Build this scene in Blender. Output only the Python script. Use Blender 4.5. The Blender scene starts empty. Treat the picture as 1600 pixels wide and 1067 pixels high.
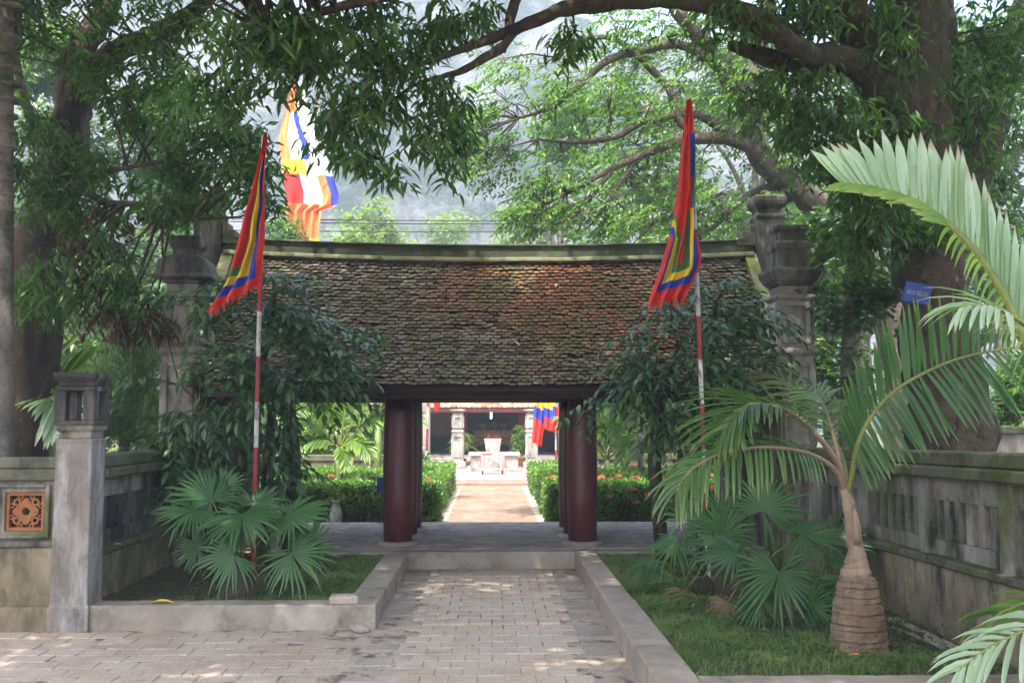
import bpy, bmesh, math, random
import numpy as np
from mathutils import Vector, noise as mnoise

random.seed(7)
rng = np.random.default_rng(7)
scene = bpy.context.scene
COL = scene.collection
R = math.radians

# ------------------------------------------------------------------ camera
EYE = Vector((0.0, 0.0, 1.8))
YAW, PITCH, FPX = R(1.25), R(4.54), 1555.0
cam_d = bpy.data.cameras.new('camera')
cam_d.sensor_width = 36.0
cam_d.lens = 36.0 * FPX / 1600.0
cam_d.clip_start = 0.1
cam_d.clip_end = 3000
cam = bpy.data.objects.new('camera', cam_d)
cam.location = EYE
cam.rotation_euler = (R(90) + PITCH, 0, -YAW)
COL.objects.link(cam)
scene.camera = cam

# ------------------------------------------------------------------ sky, sun, exposure
SUN_ELEV = R(66)
SUN_TO = Vector((-0.34, -0.94, 0)).normalized()          # horizontal direction towards the sun (behind the camera, left)
world = bpy.data.worlds.new('World')
scene.world = world
world.use_nodes = True
wn = world.node_tree
wn.nodes.clear()
w_out = wn.nodes.new('ShaderNodeOutputWorld')
w_bg = wn.nodes.new('ShaderNodeBackground')
w_sky = wn.nodes.new('ShaderNodeTexSky')
w_sky.sky_type = 'NISHITA'
w_sky.sun_disc = False
w_sky.sun_elevation = SUN_ELEV
w_sky.sun_rotation = math.atan2(SUN_TO.x, SUN_TO.y)
w_sky.air_density = .7
w_sky.dust_density = 5.0
w_sky.ozone_density = 1.0
w_bg.inputs['Strength'].default_value = 0.15
wn.links.new(w_sky.outputs[0], w_bg.inputs['Color'])
wn.links.new(w_bg.outputs[0], w_out.inputs['Surface'])

sun_d = bpy.data.lights.new('sun', 'SUN')
sun_d.energy = 2.0
sun_d.angle = R(0.6)
sun_d.color = (1.0, 0.95, 0.87)
sun = bpy.data.objects.new('sun', sun_d)
sd = Vector((SUN_TO.x * math.cos(SUN_ELEV), SUN_TO.y * math.cos(SUN_ELEV), math.sin(SUN_ELEV)))
sun.rotation_euler = sd.to_track_quat('Z', 'Y').to_euler()
sun.location = sd * 60
COL.objects.link(sun)

scene.view_settings.view_transform = 'Standard'
scene.view_settings.look = 'None'
scene.view_settings.gamma = 1
scene.view_settings.use_curve_mapping = False
scene.view_settings.exposure = 2.58
scene.cycles.use_denoising = True
scene.cycles.max_bounces = 8
scene.cycles.diffuse_bounces = 4
scene.cycles.glossy_bounces = 2
scene.cycles.transmission_bounces = 4
scene.cycles.volume_bounces = 1
scene.cycles.caustics_reflective = False
scene.cycles.caustics_refractive = False
scene.cycles.sample_clamp_indirect = 6.0

# ------------------------------------------------------------------ helpers
_fwd = Vector((math.sin(YAW) * math.cos(PITCH), math.cos(YAW) * math.cos(PITCH), math.sin(PITCH)))
_right = Vector((math.cos(YAW), -math.sin(YAW), 0))
_up = _right.cross(_fwd)


def _ray(px, py):
    return _fwd + _right * ((px - 800) / FPX) + _up * ((533.5 - py) / FPX)


def P(px, py, y):
    """the place seen at photo pixel (px, py), y metres ahead"""
    d = _ray(px, py)
    return EYE + d * ((y - EYE.y) / d.y)


def Pn(px, py, y):
    return np.array(P(px, py, y))


def lin(r, g, b):
    f = lambda c: (c / 255 / 12.92) if c <= 10.3 else ((c / 255 + 0.055) / 1.055) ** 2.4
    return (f(r), f(g), f(b))


def off(p):
    o = Vector((0, 0, 0))
    while p is not None:
        o += p.location
        p = p.parent
    return o


def tag(o, label=None, cat=None, group=None, kind=None):
    if label: o['label'] = label
    if cat: o['category'] = cat
    if group: o['group'] = group
    if kind: o['kind'] = kind
    return o


def thing(name, label, cat, loc=(0, 0, 0), group=None):
    o = bpy.data.objects.new(name, None)
    o.empty_display_size = 0.1
    o.location = loc
    COL.objects.link(o)
    return tag(o, label, cat, group)


def link_mesh(name, me, parent=None, mats=()):
    for m in mats: me.materials.append(m)
    o = bpy.data.objects.new(name, me)
    COL.objects.link(o)
    o.parent = parent
    return o


def copy_tree(o, parent=None):
    c = o.copy()
    COL.objects.link(c)
    c.parent = parent
    for ch in list(o.children): copy_tree(ch, c)
    return c


class MB:
    """collects shapes for ONE mesh object"""
    def __init__(s):
        s.v, s.f, s.m = [], [], []

    def add(s, vs, fs, m=0):
        b = len(s.v)
        s.v += [tuple(v) for v in vs]
        for f in fs:
            s.f.append(tuple(b + i for i in f)); s.m.append(m)
        return s

    def box(s, x0, x1, y0, y1, z0, z1, m=0, shear=None):
        vs = [(x, y, z) for z in (z0, z1) for y in (y0, y1) for x in (x0, x1)]
        if shear: vs = [(x, y, z + shear(y)) for x, y, z in vs]
        return s.add(vs, [(0, 2, 3, 1), (4, 5, 7, 6), (0, 1, 5, 4), (2, 6, 7, 3), (0, 4, 6, 2), (1, 3, 7, 5)], m)

    def loft(s, rings, m=0, cap=True, close=True):
        n = len(rings[0]); b = len(s.v)
        for r in rings: s.v += [tuple(p) for p in r]
        for i in range(len(rings) - 1):
            for j in range(n if close else n - 1):
                k = (j + 1) % n
                s.f.append((b + i * n + j, b + i * n + k, b + (i + 1) * n + k, b + (i + 1) * n + j)); s.m.append(m)
        if cap:
            s.f.append(tuple(b + j for j in reversed(range(n)))); s.m.append(m)
            s.f.append(tuple(b + (len(rings) - 1) * n + j for j in range(n))); s.m.append(m)
        return s

    def square(s, prof, cx, cy, m=0, ratio=1.0):
        return s.loft([[(cx - h, cy - h * ratio, z), (cx + h, cy - h * ratio, z), (cx + h, cy + h * ratio, z), (cx - h, cy + h * ratio, z)] for h, z in prof], m)

    def lathe(s, prof, cx, cy, n=16, m=0, wob=0.0):
        rings = []
        for r, z in prof:
            rr = r * (1 + wob * (random.random() - .5))
            rings.append([(cx + rr * math.cos(2 * math.pi * j / n), cy + rr * math.sin(2 * math.pi * j / n), z) for j in range(n)])
        return s.loft(rings, m)

    def tube(s, pts, rad, n=8, m=0, wob=0.0):
        pts = [Vector(p) for p in pts]
        rings = []; prev = None
        for i, p in enumerate(pts):
            t = (pts[min(i + 1, len(pts) - 1)] - pts[max(i - 1, 0)]).normalized()
            if prev is None:
                a = Vector((1, 0, 0)) if abs(t.x) < .8 else Vector((0, 1, 0))
            else: a = prev
            a = (a - t * a.dot(t)).normalized(); prev = a
            c = t.cross(a)
            r = rad[i] if hasattr(rad, '__len__') else rad
            rings.append([p + (a * math.cos(2 * math.pi * j / n) + c * math.sin(2 * math.pi * j / n)) * r * (1 + wob * (random.random() - .5)) for j in range(n)])
        return s.loft(rings, m)

    def build(s, name, mats, parent=None, smooth=False, bevel=0):
        o_ = off(parent)
        me = bpy.data.meshes.new(name)
        me.from_pydata([(x - o_.x, y - o_.y, z - o_.z) for x, y, z in s.v], [], s.f)
        if not isinstance(mats, (list, tuple)): mats = [mats]
        for m in mats: me.materials.append(m)
        if any(s.m): me.polygons.foreach_set('material_index', s.m)
        if smooth: me.polygons.foreach_set('use_smooth', [True] * len(me.polygons))
        me.update()
        o = link_mesh(name, me, parent)
        if bevel:
            b = o.modifiers.new('bevel', 'BEVEL'); b.width = bevel; b.segments = 1; b.limit_method = 'ANGLE'
        return o


def nmesh(name, V, F, mats, parent=None, tint=None, smooth=False, midx=None):
    """fast mesh from arrays; F (n,3) or (n,4)"""
    V = np.asarray(V, dtype=np.float32).reshape(-1, 3); F = np.asarray(F, dtype=np.int32)
    o_ = off(parent)
    V = V - np.array(o_, dtype=np.float32)
    me = bpy.data.meshes.new(name)
    k = F.shape[1]
    me.vertices.add(len(V)); me.vertices.foreach_set('co', V.ravel())
    me.loops.add(F.size); me.loops.foreach_set('vertex_index', F.ravel())
    me.polygons.add(len(F)); me.polygons.foreach_set('loop_start', np.arange(0, F.size, k, dtype=np.int32))
    if midx is not None: me.polygons.foreach_set('material_index', np.asarray(midx, dtype=np.int32))
    if smooth: me.polygons.foreach_set('use_smooth', np.ones(len(F), dtype=bool))
    if not isinstance(mats, (list, tuple)): mats = [mats]
    for m in mats: me.materials.append(m)
    if tint is not None:
        a = me.attributes.new('tint', 'FLOAT', 'POINT')
        a.data.foreach_set('value', np.asarray(tint, dtype=np.float32))
    me.update(calc_edges=True)
    return link_mesh(name, me, parent)


def unit(a):
    return a / np.maximum(np.linalg.norm(a, axis=-1, keepdims=True), 1e-9)


def tri_quads(fs):
    out = []
    for f in fs:
        out.append((f[0], f[1], f[2]))
        if len(f) == 4: out.append((f[0], f[2], f[3]))
    return np.array(out)


# leaf templates: +Y along the leaf, X across, Z the upper face
def leaf2(w=.3, fold=.08, droop=.12):
    return (np.array([(0, 0, 0), (w / 2, .45, fold), (0, 1, -droop), (-w / 2, .45, fold)]), np.array([(0, 1, 2), (0, 2, 3)]))


def leaf6(w=.3, fold=.05, droop=.15):
    h = w / 2
    v = [(0, 0, 0), (-h, .36, fold), (0, .36, 0), (h, .36, fold), (-h * .8, .68, fold - droop * .35), (0, .68, -droop * .4), (h * .8, .68, fold - droop * .35), (0, 1, -droop)]
    f = [(0, 3, 2), (0, 2, 1), (2, 3, 6), (2, 6, 5), (1, 2, 5), (1, 5, 4), (5, 6, 7), (4, 5, 7)]
    return (np.array(v), np.array(f))


def scatter_arrays(tmpl, pos, dirs, nrm, scl):
    tv, tf = tmpl
    y = unit(dirs); x = unit(np.cross(y, nrm)); z = np.cross(x, y)
    M = np.stack([x, y, z], axis=2) * np.asarray(scl).reshape(-1, 1, 1)
    V = np.einsum('kij,nj->kni', M, tv) + pos[:, None, :]
    F = tf[None] + (np.arange(len(pos)) * len(tv))[:, None, None]
    return V.reshape(-1, 3), F.reshape(-1, tf.shape[1])


def scatter(name, tmpl, pos, dirs, nrm, scl, mat, parent=None, tint=None):
    V, F = scatter_arrays(tmpl, pos, dirs, nrm, scl)
    if tint is None: tint = rng.random(len(pos))
    return nmesh(name, V, F, mat, parent, np.repeat(tint, len(tmpl[0])))


def rand_dirs(n):
    return unit(rng.normal(size=(n, 3)))


def sticks(name, p0, p1, r0, r1, mat, parent=None, sag=0.0):
    """many thin three-sided twigs with a bend as one mesh"""
    p0, p1 = np.asarray(p0, float), np.asarray(p1, float)
    k = len(p0)
    L = np.linalg.norm(p1 - p0, axis=1, keepdims=True)
    mid = (p0 + p1) / 2 + rng.normal(size=(k, 3)) * L * .07 + np.array([0, 0, sag]) * L
    d = unit(p1 - p0); a = unit(np.cross(d, rand_dirs(k))); b = np.cross(d, a)
    rings = []
    for p, r in ((p0, r0), (mid, (np.asarray(r0) + np.asarray(r1)) / 2), (p1, r1)):
        r = np.broadcast_to(np.asarray(r, float).reshape(-1, 1), (k, 1))
        rings.append(np.stack([p + r * (a * math.cos(t) + b * math.sin(t)) for t in (0, 2.094, 4.189)], axis=1))
    V = np.concatenate(rings, axis=1)
    q = []
    for s in (0, 3):
        for j in range(3): q.append((s + j, s + (j + 1) % 3, s + 3 + (j + 1) % 3, s + 3 + j))
    F = (np.array(q)[None] + (np.arange(k) * 9)[:, None, None]).reshape(-1, 4)
    return nmesh(name, V.reshape(-1, 3), F, mat, parent, smooth=True)


# ------------------------------------------------------------------ materials
def _new(name):
    m = bpy.data.materials.new(name); m.use_nodes = True
    nt = m.node_tree; nt.nodes.clear()
    out = nt.nodes.new('ShaderNodeOutputMaterial')
    return m, nt, out


def N(nt, t, **kw):
    n = nt.nodes.new(t)
    for k, v in kw.items():
        if k in n.inputs: n.inputs[k].default_value = v
        else: setattr(n, k, v)
    return n


def ramp(nt, fac, stops):
    r = nt.nodes.new('ShaderNodeValToRGB')
    e = r.color_ramp.elements
    while len(e) < len(stops): e.new(.5)
    for i, (p, c) in enumerate(stops):
        e[i].position = p; e[i].color = (c[0], c[1], c[2], 1)
    nt.links.new(fac, r.inputs[0])
    return r.outputs[0]


def fnoise(nt, co, scale, detail=5, rough=.6, stretch=None, dist=0.0):
    if stretch:
        mp = nt.nodes.new('ShaderNodeMapping'); mp.inputs['Scale'].default_value = stretch
        nt.links.new(co, mp.inputs[0]); co = mp.outputs[0]
    n = N(nt, 'ShaderNodeTexNoise', Scale=scale, Detail=detail, Roughness=rough, Distortion=dist)
    nt.links.new(co, n.inputs['Vector'])
    return n.outputs['Fac']


def mixc(nt, fac, a, b, mode='MIX'):
    m = nt.nodes.new('ShaderNodeMix'); m.data_type = 'RGBA'; m.blend_type = mode
    for s, v in ((m.inputs[0], fac), (m.inputs[6], a), (m.inputs[7], b)):
        if hasattr(v, 'links'): nt.links.new(v, s)
        elif isinstance(v, (int, float)): s.default_value = v
        else: s.default_value = (v[0], v[1], v[2], 1)
    return m.outputs[2]


def mathn(nt, op, a, b=0.0, c=None):
    m = nt.nodes.new('ShaderNodeMath'); m.operation = op; m.use_clamp = op in ('MULTIPLY_ADD', 'ADD', 'MULTIPLY', 'SUBTRACT')
    for i, v in enumerate((a, b, c)):
        if v is None: continue
        if hasattr(v, 'links'): nt.links.new(v, m.inputs[i])
        else: m.inputs[i].default_value = v
    return m.outputs[0]


def finish(nt, out, color, rough=.8, bump=None, bstr=.3, bdist=.01, spec=.3):
    b = N(nt, 'ShaderNodeBsdfPrincipled', Roughness=rough)
    b.inputs['Specular IOR Level'].default_value = spec
    if hasattr(color, 'links'): nt.links.new(color, b.inputs['Base Color'])
    else: b.inputs['Base Color'].default_value = (*color, 1)
    if bump is not None:
        bp = N(nt, 'ShaderNodeBump', Strength=min(1, bstr), Distance=bdist * (3 if bstr >= 1 else 1))
        nt.links.new(bump, bp.inputs['Height']); nt.links.new(bp.outputs[0], b.inputs['Normal'])
    nt.links.new(b.outputs[0], out.inputs[0])
    return b


def worldpos(nt):
    return nt.nodes.new('ShaderNodeNewGeometry').outputs['Position']


def stone_mat(name, base, stops=None, layers=(), rough=.85, scale=3.0, bstr=.5, bscale=18, per_object=0.0, spec=.25):
    """noisy base colour + stain layers (colour, scale, lo, hi, stretch)"""
    m, nt, out = _new(name)
    co = worldpos(nt)
    f = fnoise(nt, co, scale, 6, .65)
    c = ramp(nt, f, stops or [(.3, [x * .72 for x in base]), (.7, [x * 1.2 for x in base])])
    if per_object:
        oi = nt.nodes.new('ShaderNodeObjectInfo').outputs['Random']
        c = mixc(nt, 1.0, c, ramp(nt, oi, [(0, (1 - per_object,) * 3), (1, (1 + per_object,) * 3)]), 'MULTIPLY')
    for col, sc, lo, hi, st in layers:
        g = fnoise(nt, co, sc, 7, .7, st)
        mr = N(nt, 'ShaderNodeMapRange'); mr.inputs['From Min'].default_value = lo; mr.inputs['From Max'].default_value = hi
        nt.links.new(g, mr.inputs[0])
        c = mixc(nt, mr.outputs[0], c, col)
    bh = fnoise(nt, co, bscale, 8, .7)
    finish(nt, out, c, rough, bh, bstr, .02, spec)
    return m


def plain(name, col, rough=.6, var=.2, scale=8, spec=.3, bstr=.15):
    return stone_mat(name, col, [(.3, [x * (1 - var) for x in col]), (.7, [x * (1 + var) for x in col])], (), rough, scale, bstr, 30, 0, spec)


def leaf_mat(name, cols, rough=.4, trans=.3, spec=.4):
    m, nt, out = _new(name)
    if all(.26 > k[1] > k[0] for k in cols[:3]): cols = [(k[0] * .95, k[1] * 1.03, k[2] * .84) for k in cols]
    at = N(nt, 'ShaderNodeAttribute', attribute_name='tint')
    c = ramp(nt, at.outputs['Fac'], [(i / (len(cols) - 1), k) for i, k in enumerate(cols)])
    b = N(nt, 'ShaderNodeBsdfPrincipled', Roughness=rough)
    b.inputs['Specular IOR Level'].default_value = spec
    nt.links.new(c, b.inputs['Base Color'])
    t = nt.nodes.new('ShaderNodeBsdfTranslucent')
    c2 = mixc(nt, 1.0, c, (1.5, 1.7, .7), 'MULTIPLY')
    nt.links.new(c2, t.inputs['Color'])
    mx = nt.nodes.new('ShaderNodeMixShader'); mx.inputs[0].default_value = trans
    nt.links.new(b.outputs[0], mx.inputs[1]); nt.links.new(t.outputs[0], mx.inputs[2])
    nt.links.new(mx.outputs[0], out.inputs[0])
    return m


def brick_mat(name, cols, dust, dustlo=.45, dusthi=.62, rough=.9):
    m, nt, out = _new(name)
    co = worldpos(nt)
    oi = nt.nodes.new('ShaderNodeObjectInfo').outputs['Random']
    c = ramp(nt, oi, [(i / (len(cols) - 1), k) for i, k in enumerate(cols)])
    g = fnoise(nt, co, 6, 7, .7)
    c = mixc(nt, ramp(nt, g, [(.3, (0, 0, 0)), (.75, (.55, .55, .55))]), c, [x * .55 for x in cols[0]])
    d = fnoise(nt, co, 1.6, 8, .7)
    c = mixc(nt, ramp(nt, d, [(dustlo, (0, 0, 0)), (dusthi, (.85, .85, .85))]), c, dust)
    st = fnoise(nt, co, 3.2, 6, .65, (.55, 2.4, 1))
    c = mixc(nt, ramp(nt, st, [(.60, (0, 0, 0)), (.70, (.8, .8, .8))]), c, [x * .5 for x in cols[-1]])
    sp = fnoise(nt, co, 60, 3, .6)
    c = mixc(nt, 1.0, c, ramp(nt, sp, [(.35, (.75, .75, .75)), (.6, (1.08, 1.08, 1.08))]), 'MULTIPLY')
    finish(nt, out, c, rough, fnoise(nt, co, 25, 8, .75), .6, .012, .2)
    return m


M = {}
MOULD, MOSS, DUST = (.035, .034, .028), (.06, .075, .018), (.34, .29, .24)
M['concrete'] = stone_mat('mouldy_concrete', (.26, .23, .19), layers=[((.36, .33, .28), 1.8, .55, .75, (1, 1, .5)), (MOULD, 2.2, .46, .64, (1.6, 1.6, .6)), ((.10, .11, .035), 1.3, .48, .66, None)])
M['concrete_dark'] = stone_mat('blackened_concrete', (.16, .145, .12), layers=[((.33, .31, .29), 3.2, .58, .7, (2.5, 2.5, .35)), (MOULD, 1.7, .40, .58, (2, 2, .4)), (MOSS, 1.1, .54, .68, None)])
M['coping'] = stone_mat('mossy_coping', (.14, .135, .09), layers=[(MOSS, 2.5, .42, .62, None), (MOULD, 3.0, .5, .68, None)])
M['plinth'] = stone_mat('stained_plinth', (.27, .215, .14), layers=[((.11, .095, .05), 1.8, .42, .62, (1.2, 1.2, .6)), ((.05, .047, .038), 4, .52, .72, (1.5, 1.5, .5)), (MOSS, 1.6, .55, .7, (1.5, 1.5, .5)), (MOULD, 1.4, .54, .66, (2, 2, .5))])
M['shaft'] = stone_mat('weathered_shaft_plaster', (.22, .19, .155), layers=[((.42, .40, .37), 1.7, .46, .66, (2.2, 2.2, .45)), ((.07, .065, .055), 3.0, .50, .74, (1.5, 1.5, .7)), ((.11, .11, .05), 5, .56, .72, None)])
M['kerb'] = stone_mat('kerb_concrete', (.29, .245, .19), layers=[((.38, .335, .275), 1.1, .5, .68, None), ((.15, .13, .09), 2.0, .54, .70, None), ((.11, .10, .07), 5, .62, .72, None), ((.17, .17, .08), 1.4, .6, .75, None)], bstr=.45)
M['oldstone'] = stone_mat('grey_weathered_stone', (.36, .335, .31), layers=[((.12, .115, .105), 3, .5, .66, (1.5, 1.5, .7))])
M['brick'] = brick_mat('path_brick', [(.43, .31, .22), (.47, .35, .255), (.46, .355, .265), (.44, .36, .285), (.49, .37, .27)], (.50, .42, .33), .36, .56)
M['paver'] = brick_mat('pavement_brick', [(.37, .275, .205), (.42, .315, .235), (.41, .325, .25), (.45, .335, .25)], (.45, .375, .295), .38, .58)
M['edge_stone'] = brick_mat('grey_edge_stone', [(.32, .275, .225), (.39, .335, .275), (.35, .30, .25)], (.43, .365, .295), .5, .66)
M['joint'] = stone_mat('dusty_joint_sand', (.40, .325, .25), layers=[((.10, .085, .065), 5, .5, .62, None)])
M['soil'] = stone_mat('damp_soil', (.095, .066, .045), layers=[((.07, .075, .03), 2, .5, .65, None)], bstr=1.0)
M['ground'] = stone_mat('earth', (.12, .09, .06), layers=[((.05, .08, .02), .8, .42, .6, None)], bstr=1.0)
M['bark'] = stone_mat('mossy_bark', (.075, .05, .032), layers=[((.03, .022, .016), 7, .5, .6, (1.5, 1.5, .5)), ((.045, .06, .02), 2.5, .5, .62, None), ((.20, .165, .125), 5, .6, .68, (1, 1, .5))], bstr=1.0, bscale=9)
M['bark_brown'] = stone_mat('brown_bark', (.13, .085, .055), layers=[((.035, .03, .022), 1.8, .42, .60, (1.6, 1.6, .4)), ((.05, .06, .022), 2.5, .54, .68, None), ((.22, .19, .16), 5, .62, .74, None)], bstr=1.0, bscale=9)
M['bark_grey'] = stone_mat('grey_bark', (.23, .20, .16), layers=[((.07, .07, .05), 2.5, .46, .62, None)], bstr=1.0, bscale=9)
M['bark_limb'] = stone_mat('brown_grey_limb_bark', (.13, .10, .075), layers=[((.05, .05, .03), 2.5, .46, .62, None)], bstr=1.0, bscale=9)
M['red_lacquer'] = stone_mat('worn_red_lacquer', (.105, .017, .016), layers=[((.055, .014, .013), 1.5, .42, .66, (2, 2, .4)), ((.17, .085, .07), 5, .60, .74, (4, 4, .25)), ((.03, .012, .012), 14, .60, .68, (3, 3, .12))], rough=.42, bstr=.3, spec=.5)
M['dark_wood'] = stone_mat('dark_red_wood', (.030, .013, .011), layers=[((.05, .018, .015), 3, .5, .7, (.5, 3, 3))], rough=.5, bstr=.2)
M['brown_wood'] = stone_mat('brown_door_wood', (.10, .05, .03), layers=[((.05, .025, .015), 4, .5, .7, (3, 3, .4))], rough=.5)
M['gold'] = stone_mat('carved_gilt_wood', (.42, .22, .05), layers=[((.10, .045, .015), 22, .48, .56, None)], rough=.4, scale=12, bstr=.8, bscale=40)
M['red_paint'] = plain('red_paint', (.24, .03, .03), .5, .25, 6)
M['white_paint'] = stone_mat('worn_white_paint', (.46, .43, .39), layers=[((.20, .175, .14), 7, .5, .66, None)], rough=.6)
M['white_cloth'] = plain('white_cloth', (.78, .76, .72), .8, .08, 5)
M['pink_cloth'] = plain('pink_cloth', (.55, .27, .26), .8, .15, 5)
M['pale_stone'] = stone_mat('pale_carved_stone', (.50, .42, .36), layers=[((.34, .27, .22), 9, .5, .62, None)], bscale=30)
M['blue_sign'] = plain('blue_enamel', (.02, .045, .20), .4, .1, 4)
M['metal_grey'] = plain('grey_pipe_plastic', (.16, .16, .17), .4, .1, 4)
M['hall_shade'] = plain('painted_hall_shade', (.025, .026, .035), .8, .2, 2)
M['terracotta'] = stone_mat('terracotta', (.34, .13, .05), layers=[((.16, .07, .035), 12, .5, .66, None)], bscale=40)
M['roof_far'] = stone_mat('sunlit_red_tile', (.42, .19, .12), layers=[((.24, .16, .12), 2.5, .45, .65, None)], per_object=.1)


def tile_mat():
    m, nt, out = _new('old_roof_tile')
    co = worldpos(nt)
    at = N(nt, 'ShaderNodeAttribute', attribute_name='tint').outputs['Fac']
    oi = nt.nodes.new('ShaderNodeObjectInfo').outputs['Random']
    # single tiles carry tint < 0.001, so their own random number takes over
    lt = mathn(nt, 'LESS_THAN', at, .001)
    rnd = mathn(nt, 'ADD', at, mathn(nt, 'MULTIPLY', lt, oi))
    base = ramp(nt, rnd, [(0, (.075, .055, .035)), (.3, (.15, .105, .065)), (.6, (.22, .17, .115)), (.85, (.32, .29, .23)), (1, (.50, .47, .41))])
    org = ramp(nt, rnd, [(0, (.13, .06, .035)), (.5, (.30, .12, .05)), (.8, (.21, .115, .065)), (1, (.36, .20, .11))])
    g = fnoise(nt, co, .55, 3, .5)
    sx = N(nt, 'ShaderNodeSeparateXYZ'); nt.links.new(co, sx.inputs[0])
    d = nt.nodes.new('ShaderNodeVectorMath'); d.operation = 'DISTANCE'; nt.links.new(co, d.inputs[0]); d.inputs[1].default_value = (1.15, 13.3, 3.45)
    near = mathn(nt, 'MULTIPLY_ADD', d.outputs['Value'], -.40, .80)
    w = mathn(nt, 'ADD', near, mathn(nt, 'SUBTRACT', mathn(nt, 'MULTIPLY', g, 1.3), .62))
    w = mathn(nt, 'ADD', w, mathn(nt, 'SUBTRACT', mathn(nt, 'MULTIPLY', rnd, .5), .25))
    c = mixc(nt, ramp(nt, w, [(.25, (0, 0, 0)), (.6, (1, 1, 1))]), base, org)
    mo = fnoise(nt, co, 1.6, 6, .7)
    mo2 = mathn(nt, 'ADD', mo, mathn(nt, 'SUBTRACT', mathn(nt, 'MULTIPLY', rnd, .35), .17))
    c = mixc(nt, ramp(nt, mo2, [(.50, (0, 0, 0)), (.66, (.75, .75, .75))]), c, (.095, .11, .035))
    sp = fnoise(nt, co, 40, 4, .7)
    c = mixc(nt, ramp(nt, sp, [(.58, (0, 0, 0)), (.7, (.6, .6, .6))]), c, (.04, .038, .03))
    finish(nt, out, c, .85, fnoise(nt, co, 60, 5, .7), .5, .01, .25)
    return m


M['tile'] = tile_mat()

M['lf_straw'] = leaf_mat('dead_straw_leaf', [(.20, .13, .07), (.28, .20, .11), (.36, .27, .16)], .7, .2, .2)
# foliage colours
M['lf_dark'] = leaf_mat('dark_glossy_leaf', [(.020, .048, .018), (.034, .075, .026), (.05, .10, .036), (.085, .155, .06)], .34, .28, .5)
M['lf_mango'] = leaf_mat('mango_leaf', [(.035, .075, .02), (.055, .115, .028), (.075, .15, .036), (.13, .21, .055)], .34, .42, .5)
M['lf_tree'] = leaf_mat('mid_green_leaf', [(.025, .06, .015), (.04, .09, .02), (.06, .12, .028), (.10, .17, .04)], .42, .35, .4)
M['lf_bright'] = leaf_mat('light_green_leaf', [(.04, .09, .018), (.065, .13, .026), (.095, .175, .04), (.15, .235, .065)], .42, .4, .4)
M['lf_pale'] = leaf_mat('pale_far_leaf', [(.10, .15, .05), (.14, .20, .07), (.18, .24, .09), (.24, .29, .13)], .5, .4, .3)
M['lf_brown'] = leaf_mat('dry_brown_leaf', [(.04, .022, .015), (.08, .04, .025), (.12, .06, .035)], .6, .2, .2)
M['lf_juniper'] = leaf_mat('juniper_green', [(.045, .085, .035), (.07, .12, .05), (.10, .16, .07)], .6, .25, .2)
M['lf_fan'] = leaf_mat('fan_palm_green', [(.028, .08, .022), (.045, .115, .034), (.065, .145, .045), (.20, .22, .08)], .36, .3, .45)
M['lf_palm'] = leaf_mat('feather_palm_green', [(.05, .11, .03), (.08, .15, .045), (.13, .20, .065), (.30, .24, .10)], .35, .35, .5)
M['lf_pale_palm'] = leaf_mat('pale_palm_leaflet', [(.26, .37, .21), (.32, .43, .27), (.40, .49, .34), (.34, .22, .13)], .4, .3, .45)
M['lf_lime_palm'] = leaf_mat('lime_palm_leaflet', [(.13, .23, .025), (.18, .29, .035), (.25, .36, .06), (.42, .34, .18)], .4, .35, .4)
M['lf_areca'] = leaf_mat('sunlit_areca_leaf', [(.06, .13, .02), (.11, .19, .03), (.17, .25, .045), (.26, .28, .06)], .4, .4, .45)
M['lf_hedge'] = leaf_mat('hedge_leaf', [(.055, .11, .02), (.09, .17, .03), (.12, .22, .045), (.18, .28, .07)], .42, .3, .4)
M['lf_grass'] = leaf_mat('grass_blade', [(.085, .13, .05), (.11, .165, .06), (.15, .21, .08), (.25, .25, .13)], .55, .3, .2)
M['petal'] = leaf_mat('orange_pink_petal', [(.50, .15, .09), (.60, .24, .17), (.62, .32, .27)], .6, .3, .2)
M['rachis'] = plain('palm_rachis', (.17, .19, .05), .5, .25, 12)
M['petiole'] = plain('brown_petiole', (.22, .15, .09), .5, .25, 12)
M['palm_skin'] = stone_mat('smooth_crownshaft', (.33, .235, .16), layers=[((.18, .115, .075), 6, .48, .62, (1, 1, .25)), ((.45, .36, .26), 9, .6, .7, (1.5, 1.5, .2)), ((.06, .045, .03), 14, .66, .72, (1, 1, .6))], rough=.7, bstr=.7)
M['palm_ring'] = stone_mat('ringed_palm_trunk', (.23, .155, .10), layers=[((.32, .24, .17), 7, .5, .66, (1, 1, .5)), ((.075, .05, .035), 9, .56, .7, (1, 1, 2))], bstr=1.0, bscale=14)
M['fibre'] = stone_mat('fibrous_palm_stump', (.10, .075, .05), bstr=1.0, bscale=40)
M['green_stem'] = plain('green_palm_stem', (.10, .16, .035), .45, .25, 5)
FLAG = [plain('flag_red', (.60, .035, .025), .8, .12, 3), plain('flag_blue', (.03, .05, .33), .8, .12, 3), plain('flag_yellow', (.74, .50, .03), .8, .12, 3), plain('flag_green', (.05, .17, .05), .8, .12, 3), plain('flag_white', (.80, .80, .78), .8, .06, 3), plain('flag_orange', (.70, .20, .06), .8, .12, 3)]
# ================================================================== THE SETTING
def structure(name, mb, mats, **kw):
    return tag(mb.build(name, mats, **kw), kind='structure')


def rough_sheet(name, x0, x1, y0, y1, nx, ny, zf, mat):
    xs, ys = np.linspace(x0, x1, nx), np.linspace(y0, y1, ny)
    V = [(x, y, zf(x, y)) for y in ys for x in xs]
    F = [(j * nx + i, j * nx + i + 1, (j + 1) * nx + i + 1, (j + 1) * nx + i) for j in range(ny - 1) for i in range(nx - 1)]
    return tag(nmesh(name, V, F, mat, smooth=True), kind='structure')


def nz(x, y, s=1.0, z=0.0):
    return mnoise.noise(Vector((x * s, y * s, z)))


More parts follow.
